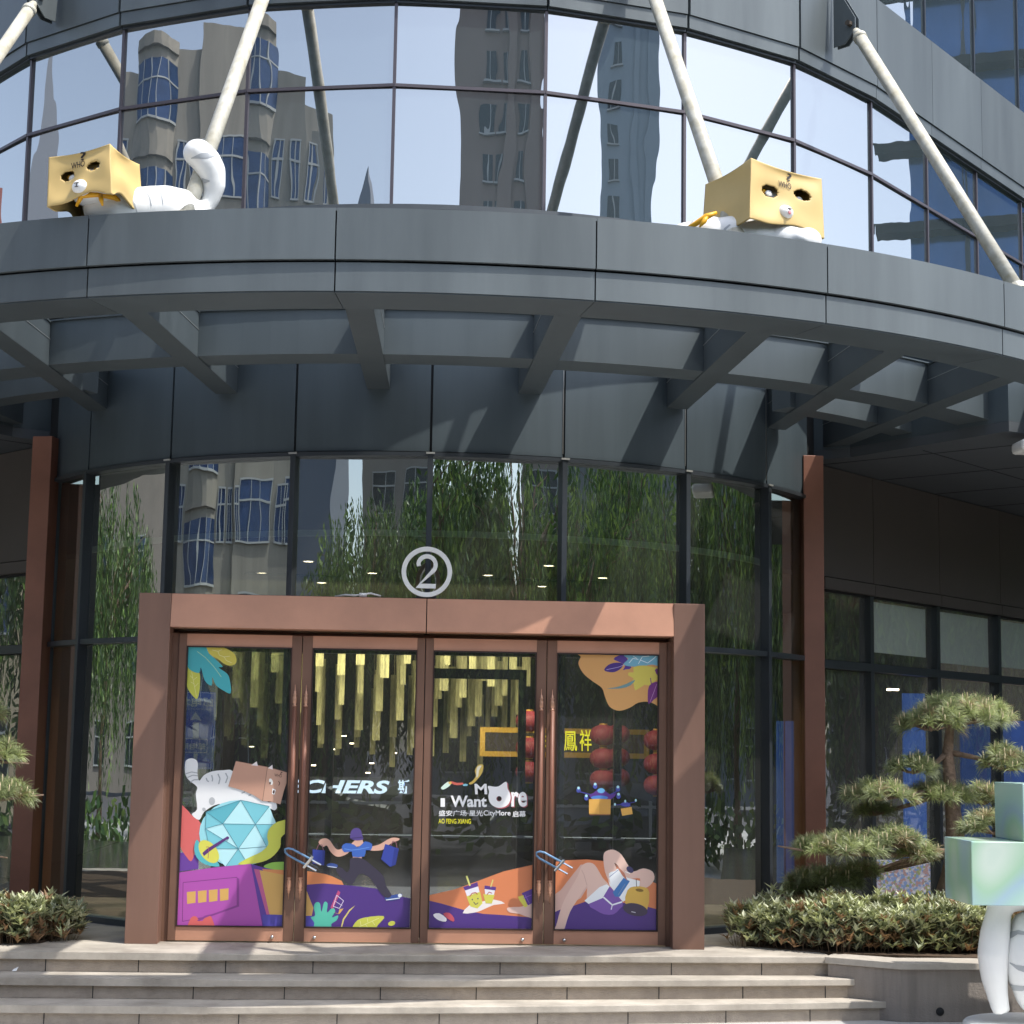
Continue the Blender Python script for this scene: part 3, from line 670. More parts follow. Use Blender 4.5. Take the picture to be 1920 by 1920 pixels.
f.text(wt, 'M', 376, 136, 458, 203, .028, -.05); f.text(wt, 'I', 158, 228, 186, 284, .05); f.text(wt, 'Want', 222, 212, 455, 286, .03, fr=ZD)
f.text('#a8505a', 're', 617, 192, 720, 289, .03, y2=289)
f.text(wt, 're', 612, 188, 714, 284, .03, y2=284)
o_ = [(462, 150), (505, 155), (535, 150), (580, 122), (588, 165), (605, 200), (606, 240), (585, 275), (545, 290), (510, 285), (478, 262), (465, 220), (470, 185)]
f.poly('#b8545c', [(x+8, y+6) for x, y in o_], sm=3); f.poly(wt, o_, sm=3)
f.ell('#8e4a52', 534, 232, 17, 17); f.ell('#1c1512', 536, 230, 13, 14)
f.text(wt, '盛安广场·星光', 146, 306, 430, 344, .014); f.text(wt, 'CityMore', 434, 306, 608, 350, .012); f.text(wt, '启幕', 620, 310, 706, 350, .014)
f.done('printed film with white lettering, an orange hill and two smiling cups')
# ---- fourth door
f = Film(3, ZC)
f.poly('#dda155', [(1070, 215), (1600, 215), (1600, 590), (1555, 562), (1500, 535), (1430, 540), (1375, 572), (1305, 592), (1245, 565), (1215, 500), (1195, 445), (1130, 398), (1075, 350), (1045, 290), (1060, 245)], sm=4)
f.poly('#4b2f86', [(1210, 328), (1240, 295), (1290, 282), (1330, 290), (1320, 318), (1280, 342), (1235, 342)], sm=3); f.poly('#5a3a94', [(1270, 260), (1300, 238), (1345, 238), (1385, 315), (1350, 325), (1330, 330), (1345, 300), (1300, 275)], sm=2)
f.line('#b8a8e0', [(1225, 328), (1300, 312), (1370, 285)], 3)
f.poly('#6fb3cc', [(1345, 232), (1560, 225), (1600, 228), (1600, 310), (1520, 295), (1460, 305), (1400, 308), (1350, 302), (1335, 290), (1365, 258)], sm=3)
for l in ([(1370, 285), (1395, 255), (1430, 262)], [(1430, 290), (1455, 245), (1500, 240)], [(1440, 265), (1490, 285), (1530, 255), (1550, 235)], [(1395, 240), (1420, 255)]): f.line('#e6f2f2', l, 4)
f.poly('#dccb45', [(1400, 310), (1470, 300), (1540, 315), (1600, 310), (1600, 400), (1545, 395), (1500, 430), (1470, 425), (1410, 462), (1400, 420), (1380, 410), (1400, 385), (1365, 365), (1370, 345), (1400, 345)], sm=2)
f.poly('#6f9a9c', [(1225, 450), (1290, 440), (1350, 420), (1410, 392), (1380, 428), (1320, 448)], sm=2)
f.poly('#7a2f80', [(1495, 548), (1490, 490), (1500, 430), (1545, 405), (1575, 420), (1575, 480), (1530, 520)], sm=2); f.line('#c894c8', [(1505, 535), (1530, 470), (1548, 420)], 3)
f.poly('#7a2f80', [(1535, 330), (1548, 318), (1565, 340), (1560, 370), (1545, 355)]); f.line('#7a2f80', [(1508, 380), (1512, 415), (1525, 430)], 5)
f.done('printed film with an orange shape, purple leaves and a yellow leaf in the top corner')
f = Film(3, ZD)
f.poly('#e07f45', [(860, 642), (960, 628), (1100, 622), (1200, 632), (1600, 800), (1600, 960), (1300, 960), (860, 990)])
f.poly('#4e2a86', [(860, 965), (1000, 925), (1100, 890), (1300, 900), (1400, 905), (1600, 955), (1600, 1110), (860, 1110)])
sk_ = '#e6bfae'
f.poly('#dcb0a0', [(860, 870), (930, 820), (1000, 730), (1060, 655), (1120, 660), (1130, 760), (1060, 870), (960, 930), (860, 975)])
f.poly(sk_, [(872, 1110), (900, 1050), (925, 960), (960, 870), (1040, 730), (1065, 665), (1105, 643), (1150, 658), (1200, 740), (1245, 800), (1200, 880), (1110, 895), (1098, 850), (1100, 790), (1060, 850), (990, 960), (940, 1100)], sm=3)
f.line('#c99a8c', [(1100, 790), (1080, 720), (1065, 690)], 3)
f.poly('#7c4fb0', [(1110, 905), (1200, 800), (1245, 795), (1330, 900), (1310, 940), (1270, 975), (1210, 975), (1150, 945)], sm=2); f.poly('#eef2f4', [(1083, 888), (1180, 800), (1225, 782), (1245, 795), (1200, 870), (1110, 908)])
f.line('#eef0f8', [(1205, 865), (1262, 915), (1325, 895)], 10); f.line('#eef0f8', [(1262, 915), (1255, 945)], 6)
f.poly('#eef2f4', [(1225, 712), (1300, 680), (1360, 740), (1440, 760), (1435, 830), (1330, 895), (1245, 790)]); f.poly('#2d78c0', [(1265, 835), (1335, 740), (1375, 762), (1310, 862), (1280, 862)])
f.line('#7d8fb8', [(1240, 738), (1300, 690)], 4); f.line('#7d8fb8', [(1300, 850), (1345, 780)], 4)
f.poly(sk_, [(1205, 600), (1225, 568), (1270, 560), (1320, 590), (1370, 670), (1400, 700), (1460, 680), (1520, 700), (1532, 750), (1490, 800), (1440, 800), (1440, 745), (1380, 745), (1330, 720), (1300, 665), (1275, 645), (1290, 690), (1240, 712), (1250, 780), (1215, 700)], sm=3)
f.poly('#c97a5a', [(1275, 645), (1340, 710), (1360, 760), (1330, 730)]); f.ell('#3c3a66', 1376, 688, 26, 18, 40); f.line('#ffffff', [(1345, 700), (1375, 712)], 5)
f.line('#3a3a3a', [(1416, 750), (1418, 800)], 4)
f.poly('#dfb236', [(1345, 905), (1360, 820), (1400, 797), (1470, 800), (1500, 835), (1485, 950), (1420, 925)], sm=2); f.ell('#8a6a1c', 1437, 820, 26, 10, 8); f.ell('#5f4c78' and '#463a52', 1410, 945, 80, 40, 12); f.line('#cfcfd8', [(1385, 958), (1412, 964)], 5)
f.poly('#3f3fa0' and '#5a2f8c', [(1112, 208), (1140, 195), (1180, 165), (1215, 180), (1250, 205), (1290, 195), (1250, 240), (1180, 235), (1130, 232)], sm=2)
f.ell('#3f7fd0', 1180, 225, 55, 14); f.ell('#59a8dc', 1190, 180, 24, 16)
for x, y in ((1045, 165), (1152, 140), (1298, 158), (1095, 215), (1302, 205)): f.ell('#3f4fae', x, y+12, 14, 16); f.ell('#a8dce6', x, y-2, 9, 9)
f.line('#3f3f9a', [(1045, 185), (1120, 205)], 7); f.line('#3f3f9a', [(1298, 180), (1250, 205)], 7)
f.poly('#e0a83c', [(1112, 235), (1178, 232), (1178, 330), (1112, 328)]); f.poly('#cf9836', [(1178, 232), (1252, 235), (1250, 330), (1178, 330)]); f.line('#a06a3a', [(1115, 334), (1250, 334)], 6)
f.poly('#4648a8', [(1312, 268), (1345, 252), (1372, 262), (1378, 278), (1345, 284)], sm=2); f.line('#3f3f9a', [(1280, 272), (1345, 268), (1412, 250)], 5)
for x, y in ((1279, 268), (1345, 248), (1413, 242)): f.ell('#a8dce6', x, y, 6, 9)
f.poly('#e0a83c', [(1316, 296), (1385, 284), (1393, 330), (1326, 342)])
f.done('printed film with a reclining figure, two delivery drones carrying boxes')
# ================================================================== SIGN, SCULPTURES, LOCKS
sg = empty('number_sign', (-.066, -4.36, 2.657), 'white ring sign with the number 2 standing on the brown door header', 'sign')
def rel(o, p):
    o.parent = p; o.matrix_parent_inverse = Matrix.Translation(-Vector(p.location)); return o
SW = mat('white_sign_paint', '#dfe0de', .4)
m = MB(); n = 64; c = Vector((-.066, 0, 2.862)); vs = []
for k in range(n):
    a = 2*pi*k/n
    for r, y in ((.197, -4.39), (.197, -4.34), (.162, -4.34), (.162, -4.39)): vs.append((c.x+r*cos(a), y, c.z+r*sin(a)))
m.add(vs, [(4*k+j, 4*((k+1) % n)+j, 4*((k+1) % n)+(j+1) % 4, 4*k+(j+1) % 4) for k in range(n) for j in range(4)]); rel(m.build('ring', SW), sg)
cl = [(-.062, .045)]+[(.068*cos(t)-.0, .055+.068*sin(t)) for t in [pi-.15-i*(pi+.5)/14 for i in range(15)]]+[(-.062, -.112), (.072, -.112)]
m = MB(); hw = .016; L_ = []; R_ = []
for i, p in enumerate(cl):
    a = Vector(cl[max(i-1, 0)]); b = Vector(cl[min(i+1, len(cl)-1)]); d = (b-a).normalized(); nn = Vector((-d.y, d.x))*hw
    k = 1.45 if i == len(cl)-2 else 1
    L_.append(Vector(p)+nn*k); R_.append(Vector(p)-nn*k)
L_[-2] = Vector((-.045, -.094)); R_[-2] = Vector((-.085, -.128)); R_[-1] = Vector((.072, -.128)); L_[-1] = Vector((.072, -.094))
for i in range(len(cl)-1):
    q = [L_[i], L_[i+1], R_[i+1], R_[i]]
    vs = [(c.x+v.x, -4.385, c.z+v.y) for v in q]+[(c.x+v.x, -4.35, c.z+v.y) for v in q]
    m.add(vs, [(0, 1, 2, 3), (7, 6, 5, 4)]+[(j, 4+j, 4+(j+1) % 4, (j+1) % 4) for j in range(4)])
rel(m.build('digit', SW), sg)
m = MB(); m.box((-.066, -4.30, 2.67), (.16, .1, .02)); rel(m.build('bracket', MULL), sg)
# thin white lamp cable on the header
m = MB(); m.smooth = True
m.tube([(-.78, -4.25, 2.665), (-.7, -4.3, 2.675), (-.62, -4.32, 2.67), (-.5, -4.31, 2.69), (-.42, -4.3, 2.67)], .008, 8); m.box((-.56, -4.32, 2.675), (.06, .03, .03))
tag(m.build('cable', WHITE), 'short white cable with a small connector lying on the brown header', 'cable')

# U locks through the door handles
CHR = mat('chrome_lock', '#cfd4d8', .18, 1)
BLUR = mat('blue_rubber', '#6d93b8', .4)
def ulock(x, lab):
    e = empty('bike_lock', (x, DY-.12, .70), lab, 'lock', 'locks through the door handles')
    y = DY-.12
    p0 = Vector((x-.08, y, .70)); d = Vector((.19, 0, -.10)); nn = Vector((.020, -.016, .026))
    m = MB(); m.smooth = True
    pts = [p0+nn*.9+d*.9, p0+nn*.9+d*.1, p0+nn*.6-d*.05, p0-nn*.0-d*.12, p0-nn*.6-d*.05, p0-nn*.9+d*.1, p0-nn*.9+d*.9]
    m.tube(pts, .008, 10); rel(m.build('shackle', BLUR), e)
    m = MB(); m.tube([p0+nn*1.6+d*.82, p0-nn*1.6+d*.82], .013, 12); rel(m.build('crossbar', CHR), e)
    m = MB(); m.tube([p0+nn*.9+d*.82, p0+nn*.9+d*1.25], .008, 8); m.tube([p0-nn*.9+d*.82, p0-nn*.9+d*1.25], .008, 8); rel(m.build('shackle_end', CHR), e)
ulock(-1.0, 'steel U lock hooked round the handles of the two doors at left')
ulock(.93, 'steel U lock hooked round the handles of the two doors at right')

from mathutils.bvhtree import BVHTree
def paint(o, mt, curves, name='stripe'):
    """painted marks lying on a sculpture's skin: each is a strip between two outlines"""
    bpy.context.view_layer.update(); M = o.matrix_world
    vs = [M @ v.co for v in o.data.vertices]; t = BVHTree.FromPolygons(vs, [tuple(p.vertices) for p in o.data.polygons])
    for top, bot in curves:
        m = MB(); m.smooth = True; n = 14; rows = []
        def along(c, s):
            s *= len(c)-1; i = min(int(s), len(c)-2); f_ = s-i; return (c[i][0]+(c[i+1][0]-c[i][0])*f_, c[i][1]+(c[i+1][1]-c[i][1])*f_)
        for k in range(n+1):
            a, b = along(top, k/n), along(bot, k/n); r_ = []
            for j in range(4):
                x, y = a[0]+(b[0]-a[0])*j/3, a[1]+(b[1]-a[1])*j/3; d = Vector(ray(x, y)).normalized(); h = t.ray_cast(Vector(CC), d)
                r_.append(None if h[0] is None else h[0]+h[1]*.0025)
            rows.append(r_)
        for k in range(n):
            for j in range(3):
                q_ = [rows[k][j], rows[k+1][j], rows[k+1][j+1], rows[k][j+1]]
                if all(v is not None for v in q_) and max((q_[0]-v).length for v in q_) < .12: m.add(q_, [(0, 3, 2, 1)])
        if not m.v: continue
        p = o.parent; s_ = m.build(name, mt); s_.parent = p; s_.matrix_parent_inverse = p.matrix_world.inverted()
def zz(ox, oy, k, c): return [(ox+x/k, oy+y/k) for x, y in c]
def shade_smooth(me):
    me.polygons.foreach_set('use_smooth', [True]*len(me.polygons))
def sculpt_box(name, c, size, rz, tilt, parent, loc, mouth_pink, roll=0.):
    """hollow carton with dented faces; local -Y is the face"""
    W, Dp, H = size; n = 56; m = MB(); m.smooth = True
    Mx = Matrix.Rotation(rz, 3, 'Z') @ Matrix.Rotation(tilt, 3, 'X') @ Matrix.Rotation(roll, 3, 'Y')
    eyes = ((-.21, .08), (.22, .12))
    def disp(u, v, k):
        # sag of the edges and soft dents, u,v in -.5..0.5
        s_ = -.035*cos(pi*u)*(v+.5)*H*0
        return .010*sin(5*u+2*k)*cos(4*v+k)+.005*sin(9*v+3*k)
    sides = [((1, 0, 0), (0, -1, 0), W, Dp), ((0, 1, 0), (1, 0, 0), Dp, W), ((-1, 0, 0), (0, 1, 0), W, Dp), ((0, -1, 0), (-1, 0, 0), Dp, W)]
    def P(x, y, z):
        return Mx @ Vector((x, y, z))+Vector(c)-Vector(loc)
    for k, (ux, nx, w_, dd) in enumerate(sides):
        ux = Vector(ux); nx = Vector(nx); base = len(m.v); vs = []
        for j in range(n+1):
            v = j/n-.5
            for i in range(n+1):
                u = i/n-.5; e = (1-(2*u)**8)*(1-(2*v)**8)
                off = disp(u, v, k)*e*1.1-.028*cos(pi*u)*(.5+v)*.5*e
                if k == 0:
                    for ex, ey in eyes: off -= .012*math.exp(-(((u-ex)/.15)**2+((v-ey)/.16)**2))
                    off += .016*math.exp(-((u/.12)**2+((v+.22)/.16)**2))
                fl = 1+.05*(0.5-v)*2*abs(u)
                zb = H*v
                if j == 0: pass
                zz = zb+(.5-v)*(.020*sin(2.2*pi*(u+.3*k)+k)+.03*cos(3.2*u))*(1-(2*u)**4) - (.5+v)*.018*cos(pi*u)
                p = ux*(u*w_*fl)+nx*(dd/2*fl+off); vs.append(P(p.x, p.y, zz))
        fs = []
        for j in range(n):
            for i in range(n):
                if k == 0:
                    u = (i+.5)/n-.5; v = (j+.5)/n-.5
                    if any(((u-ex)/.112)**2+((v-ey)/.105)**2 < 1 for ex, ey in eyes): continue
                fs.append((j*(n+1)+i, j*(n+1)+i+1, (j+1)*(n+1)+i+1, (j+1)*(n+1)+i))
        m.add(vs, fs)
    vs = []
    for j in range(n+1):
        for i in range(n+1):
            u, v = i/n-.5, j/n-.5
            zt = H*.5-.012*(cos(pi*u)+cos(pi*v))*0-.02*cos(pi*u)*cos(pi*v)-.018*max(cos(pi*u)*(abs(2*v)**4), cos(pi*v)*(abs(2*u)**4))
            vs.append(P(u*W, v*Dp, zt))
    m.add(vs, [(j*(n+1)+i, j*(n+1)+i+1, (j+1)*(n+1)+i+1, (j+1)*(n+1)+i) for j in range(n) for i in range(n)])
    o = m.build('box_head', CARD, parent); o.modifiers.new('w', 'WELD').merge_threshold = .006
    so_ = o.modifiers.new('s', 'SOLIDIFY'); so_.thickness = .012; so_.offset = -1
    # head inside with the eyes
    m = MB(); m.smooth = True; m.ell(P(0, .0, -.02*H), (W*.40, Dp*.40, H*.40), Mx); m.ell(P(0, -.5*Dp+.02, -.22*H), (.062, .058, .052), Mx)
    m.build('head', WHITE, parent)
    for s_, (ex, ey) in zip((-1, 1), eyes):
        m = MB(); m.smooth = True; m.ell(P(ex*W, -.5*Dp+.085, ey*H), (.042, .02, .034), Mx); m.build('eye_socket', CARDD, o)
        m = MB(); m.smooth = True; m.ell(P(ex*W+.014, -.5*Dp+.05, ey*H-.010), (.030, .012, .024), Mx); m.build('eye', WHITE, o)
        m = MB(); m.smooth = True; m.ell(P(ex*W-.016, -.5*Dp+.064, ey*H+.006), (.018, .01, .016), Mx); m.build('iris', YRIB, o)
    yf = -.5*Dp-.054
    X = Mx @ Vector((1, 0, 0)); Z = Mx @ Vector((0, 0, 1))
    m = MB()
    for a, b in (((-.018, .012), (.018, .012)), ((0, .012), (0, -.014)), ((-.012, -.014), (.012, -.014))):
        m.tube([P(a[0], yf+.015, -.22*H+a[1]), P(b[0], yf+.015, -.22*H+b[1])], .0028, 6)
    m.build('mouth', BLACKM, parent)
    if mouth_pink:
        m = MB(); m.ell(P(.0, yf+.016, -.22*H-.016), (.012, .006, .016), Mx); m.build('tongue', mat('pink_tongue', '#d98a8c', .4), parent)
    m = MB(); yt = -.5*Dp+.0
    def surf(x, z):
        u, v = x/W, z/H; e = (1-(2*u)**8)*(1-(2*v)**8); off = disp(u, v, 0)*e*1.1-.028*cos(pi*u)*(.5+v)*.5*e
        for ex, ey in eyes: off -= .012*math.exp(-(((u-ex)/.15)**2+((v-ey)/.16)**2))
        return -Dp/2-off-.016*math.exp(-((u/.12)**2+((v+.22)/.16)**2))
    for tx, x0, z0_, w_, h_ in (('WHO', -.065, H*.20, .105, .045), ('?', .005, H*.335, .042, .055)):
        vs, fs = text_polys(tx, .012); xa = min(v.x for v in vs); xb = max(v.x for v in vs); ya = min(v.y for v in vs); yb = max(v.y for v in vs)
        q_ = []
        for v in vs:
            x = x0+w_*(v.x-xa)/(xb-xa); z = z0_+h_*(v.y-ya)/(yb-ya); q_.append(P(x, surf(x, z)-.007, z-.014))
        m.add(q_, fs)
    m.build('lettering', BLACKM, parent)
    return P
def tube_arc_stripe(pts, r, name, parent):
    m = MB(); m.smooth = True; m.tube(pts, [r*.3]+[r*1.3]*(len(pts)-2)+[r*.3], 8); m.build(name, STRIPE, parent)
# ---- left cat on the canopy
ct = empty('cat_sculpture', (-2.0, -6.7, 4.92), 'white cat sculpture with raised striped tail and tan box head on the canopy edge', 'sculpture', 'box headed cat sculptures')
O = Vector(ct.location); z0 = 4.92
def L(*p): return Vector(p)-O
m = MB()
for (x, y, z, r) in ((-2.28, -6.80, 5.02, .13), (-2.2, -6.79, 5.03, .135), (-2.12, -6.76, 5.04, .142), (-2.04, -6.73, 5.045, .15), (-1.96, -6.70, 5.055, .16), (-1.88, -6.67, 5.06, .17), (-1.80, -6.63, 5.05, .175), (-1.75, -6.6, 4.98, .175)):
    m.ell(L(x, y, z), (r, r*.95, r))
for (x, y) in ((-2.33, -6.84), (-2.3, -6.72), (-1.78, -6.72), (-1.7, -6.5)):
    m.tube([L(x+.02, y, 5.0), L(x, y, 4.93)], [.06, .055], 14)
tp = [(-1.70, -6.56, 5.0), (-1.65, -6.54, 5.08), (-1.60, -6.54, 5.17), (-1.575, -6.55, 5.27), (-1.59, -6.56, 5.37), (-1.64, -6.58, 5.45), (-1.69, -6.6, 5.49)]
m.tube([L(*p) for p in tp], [.042, .048, .062, .08, .098, .108, .07], 16); m.ell(L(-1.69, -6.59, 5.49), (.108, .10, .104))
lb_ = remeshed(m, 'body', WHITE, .014, 30, ct)
sculpt_box('box', (-2.32, -6.86, 5.155), (.46, .37, .35), rad(-22), rad(-3), ct, O, False, rad(-6)); ct.location.y += .15
m = MB(); m.smooth = True
m.tube([L(-2.42, -6.93, 4.99), L(-2.38, -6.98, 5.045), L(-2.28, -6.97, 5.06), L(-2.18, -6.92, 5.06), L(-2.12, -6.86, 5.03)], [.01, .02, .018, .02, .008], 8)
m.tube([L(-2.26, -6.97, 5.06), L(-2.25, -6.99, 5.02), L(-2.24, -6.985, 4.98)], [.014, .016, .006], 8); m.build('ribbon', YRIB, ct)
paint(lb_, STRIPE, [(zz(0, 0, 3, a), zz(0, 0, 3, b)) for a, b in (
    ([(1085, 770), (1110, 742), (1150, 730), (1180, 745)], [(1085, 776), (1115, 775), (1150, 760), (1180, 752)]), ([(1075, 888), (1130, 862), (1190, 855), (1215, 870)], [(1075, 892), (1140, 892), (1190, 885), (1215, 876)]),
    ([(1060, 1000), (1100, 990), (1150, 1005), (1180, 1015)], [(1060, 1008), (1100, 1018), (1150, 1032), (1180, 1022)]), ([(735, 1110), (752, 1150), (770, 1200)], [(739, 1109), (760, 1148), (774, 1200)]),
    ([(815, 1075), (838, 1110), (850, 1160)], [(819, 1074), (846, 1108), (854, 1160)]), ([(880, 1055), (905, 1095), (915, 1150)], [(884, 1054), (914, 1093), (919, 1150)]))])
# ---- right cat
ct = empty('cat_sculpture', (1.95, -6.65, 4.92), 'crouching white cat sculpture with big tan box head on the right canopy edge', 'sculpture', 'box headed cat sculptures')
O = Vector(ct.location)
m = MB()
for (x, y, z, r) in ((1.55, -6.5, 4.97, .10), (1.66, -6.55, 4.98, .12), (1.8, -6.6, 5.0, .13), (1.95, -6.62, 5.0, .13), (2.1, -6.62, 4.99, .13), (2.3, -6.62, 4.98, .12), (2.45, -6.6, 4.97, .11)):
    m.ell(L(x, y, z), (r*1.2, r, r))
for (x, y) in ((2.4, -6.7), (2.5, -6.5), (1.6, -6.65), (1.5, -6.45)): m.tube([L(x, y, 5.0), L(x, y, 4.93)], [.06, .055], 14)
m.tube([L(1.5, -6.45, 4.98), L(1.38, -6.38, 4.97), L(1.3, -6.3, 4.99), L(1.24, -6.2, 5.0)], [.05, .05, .05, .05], 12)
rb_o = remeshed(m, 'body', WHITE, .014, 30, ct)
sculpt_box('box', (2.19, -6.48, 5.215), (.60, .53, .44), rad(26), rad(-4), ct, O, True, rad(4)); ct.location.y += .06
m = MB(); m.smooth = True
m.tube([L(1.82, -6.78, 5.10), L(1.75, -6.78, 5.07), L(1.68, -6.73, 5.03), L(1.60, -6.68, 5.0)], [.012, .022, .018, .006], 8); m.tube([L(1.76, -6.78, 5.08), L(1.73, -6.8, 5.03), L(1.7, -6.8, 4.99)], [.012, .018, .006], 8); m.build('ribbon', YRIB, ct)

paint(rb_o, STRIPE, [(zz(1280, 0, 3, a), zz(1280, 0, 3, b)) for a, b in (([(225, 1310), (232, 1285), (262, 1262)], [(238, 1310), (246, 1288), (272, 1266)]), ([(30, 1275), (50, 1245), (70, 1230)], [(36, 1278), (56, 1250), (74, 1234)]))])
# ---- seated cat statue on the pavement at the right edge
def ir():
    m = bpy.data.materials.new('iridescent_mint_panel'); m.use_nodes = True; n = m.node_tree; b = n.nodes['Principled BSDF']
    tc = n.nodes.new('ShaderNodeTexCoord'); no = n.nodes.new('ShaderNodeTexNoise'); no.inputs['Scale'].default_value = 1.6; no.inputs['Detail'].default_value = .5
    r = n.nodes.new('ShaderNodeValToRGB'); e = r.color_ramp.elements; e[0].position = .28; e[0].color = (*lin('#c2dcd6'), 1); e[1].position = .75; e[1].color = (*lin('#b4cfc8'), 1)
    for p, c in ((.40, '#afd3cb'), (.50, '#a8c5d4'), (.58, '#abd0b4'), (.66, '#cfe0d4')):
        x = e.new(p); x.color = (*lin(c), 1)
    n.links.new(tc.outputs['Object'], no.inputs[0]); n.links.new(no.outputs['Fac'], r.inputs[0]); n.links.new(r.outputs[0], b.inputs['Base Color'])
    b.inputs['Roughness'].default_value = .25; b.inputs['Metallic'].default_value = .25; return m
IR = ir()
sx_ = atY(1945, 1900, -5.75).x
ct = empty('cat_statue', (sx_, -5.75, GZ), 'white seated cat statue with mint pixel shaped head on a round base beside the planter', 'statue')
O = Vector(ct.location)
def Q(x, y, dy=0): return atY(x, y, -5.75+dy)-O
m = MB(); m.smooth = False; m.lathe((0, 0, 0), [(.50, .0), (.505, .01), (.505, .085), (.49, .10), (.0, .10)], 64); m.build('base', WHITE, ct, bevel=.004)
m = MB()
def chain(pts):
    m.tube([Q(x, y, dy) for x, y, r, dy in pts], [r for x, y, r, dy in pts], 20)
    for x, y, r, dy in pts[1:-1]: m.ell(Q(x, y, dy), (r, r, r))
chain([(1878, 1680, .085, 0), (1872, 1715, .088, 0), (1866, 1750, .105, 0), (1862, 1790, .11, 0), (1864, 1830, .095, 0), (1870, 1865, .075, 0), (1878, 1900, .062, 0)])
chain([(1990, 1680, .085, 0), (1988, 1750, .11, 0), (1990, 1830, .10, 0), (1995, 1900, .062, 0)])
chain([(1878, 1690, .085, 0), (1930, 1680, .10, .05), (1990, 1690, .085, 0)])
remeshed(m, 'body', WHITE, .018, 8, ct)
m = MB()
for x, y, rx, rz, dy in ((1930, 1800, .17, .30, -.02), (1945, 1850, .17, .20, -.02), (1932, 1745, .14, .14, .0)):
    m.ell(Q(x, y, dy), (rx, .17, rz))
hb_ = remeshed(m, 'haunch', WHITE, .018, 8, ct)
paint(hb_, STRIPE, [(zz(1300, 1500, 3.097, a), zz(1300, 1500, 3.097, b)) for a, b in (([(1805, 800), (1845, 765), (1890, 755), (1935, 768), (1990, 800)], [(1805, 815), (1850, 802), (1885, 780), (1935, 786), (1990, 806)]),
    ([(1838, 942), (1880, 960), (1930, 965), (1990, 960)], [(1838, 948), (1885, 988), (1930, 1002), (1990, 985)]), ([(1806, 1052), (1860, 1074), (1918, 1080), (1990, 1065)], [(1806, 1082), (1860, 1106), (1910, 1110), (1990, 1080)]))])
a_ = Q(1797, 1690); b_ = Q(1797, 1573); hh = b_.z-a_.z; x0 = a_.x
m = MB(); m.box((x0+.60, 0, a_.z+hh/2), (1.20, .62, hh)); m.build('pixel_head', IR, ct, bevel=.006)
e0 = Q(1892, 1573); e1 = Q(1892, 1468); eh = e1.z-b_.z
m = MB(); m.box((e0.x+.18, 0, b_.z+eh/2+.001), (.36, .60, eh)); m.box((x0+1.2-.42, 0, b_.z+eh*.28), (.22, .58, eh*.5)); m.build('pixel_ear', IR, ct, bevel=.006)
# small white light box under the right soffit
v = atY(1925, 838, -3.4)
lb = MB(); lb.box((v.x+.12, -3.4, v.z), (.42, .3, .10)); tag(lb.build('sign_box', WHITE, bevel=.03), 'white rounded box hanging under the right soffit', 'sign box')
m = MB()
# ================================================================== INSIDE THE LOBBY
IW = mat('dark_lobby_wall', '#3a362f', .6); IC = mat('lobby_ceiling', '#5a5648', .8); IE = mat('ceiling_edge_plaster', '#cfd8cc', .6)
m = MB(); m.arc(.95, 3.55, D(-75), D(75), 3.25, 3.30, 60); c_ = m.build('ceiling', IC); tag(c_, kind='structure')
m = MB(); m.prism([(-3.5, -.9), (3.5, -.9), (7.4, 2.9), (7.4, 12), (-7.4, 12), (-7.4, 2.9)], 3.252, 3.30); tag(m.build('ceiling', IC), kind='structure')
m = MB(); m.arc(3.552, 3.60, D(-62), D(62), 3.235, 3.285, 60); tag(m.build('ceiling_edge', IE), kind='structure')
def wall(c, d): tag(MB().box(c, d).build('wall', IW), kind='structure')
wall((0, 12, 1.7), (16, .1, 3.4)); wall((-4.6, 6.9, 1.7), (.1, 10, 3.4)); wall((4.6, 6.9, 1.7), (.1, 10, 3.4))
wall((0, .9, 4.5), (7.2, .1, 2.4)); wall((4.3, 1.0, 3.8), (1.6, .1, .9)); wall((-4.3, 1.0, 3.8), (1.6, .1, .9))
LAMP = mat('downlight_lens', '#ffe6c4', .5, emit=6)
def downlight(px, py, lab, lamp=False):
    v = atZ(px, py, 3.245); e = empty('downlight', tuple(v), lab, 'ceiling light', 'round downlights in the lobby ceiling')
    m = MB(); m.lathe((0, 0, 0), [(.058, .002), (.06, -.004), (.05, -.006), (.05, .002)], 20); m.build('trim', WHITE, e)
    m = MB(); m.lathe((0, 0, -.004), [(.047, 0), (.047, .002)], 20); m.build('lens', LAMP, e)
    if lamp:
        l = bpy.data.lights.new('downlight_bulb', 'SPOT'); l.energy = 60; l.color = (1, .85, .62); l.spot_size = rad(130); l.shadow_soft_size = .05
        o = bpy.data.objects.new('downlight_bulb', l); COL.objects.link(o); o.parent = e; o.location = (0, 0, -.03)
for i, (px, py, lab) in enumerate(((490, 1074, 'round lit downlight seen through the glass above the second door from left edge'), (578, 1052, 'round lit downlight highest of those left of the number sign'), (698, 1074, 'round lit downlight just left of the number sign'),
        (915, 1078, 'round lit downlight right of the number sign, nearest to it'), (1029, 1060, 'round lit downlight beside the mullion right of the number sign'), (1130, 1083, 'round lit downlight farthest right above the header'), (1016, 1099, 'round lit downlight lowest, close above the header right of the sign'), (603, 1092, 'round lit downlight lowest, close above the header left of the sign'))):
    downlight(px, py, lab, i in (0, 2, 3, 5))
for k, (px, py) in enumerate(((472, 1400), (645, 1380), (660, 1394), (630, 1405), (740, 1412), (588, 1435), (697, 1431), (690, 1449))):
    v = atY(px, py, 11.0+.0*k); m = MB(); m.box((v.x, v.y, v.z), (.07, .05, .016))
    tag(m.build('strip_lamp', LAMP), 'tiny bright lamp deep inside the dark lobby', 'lamp', 'tiny lamps deep inside the lobby')
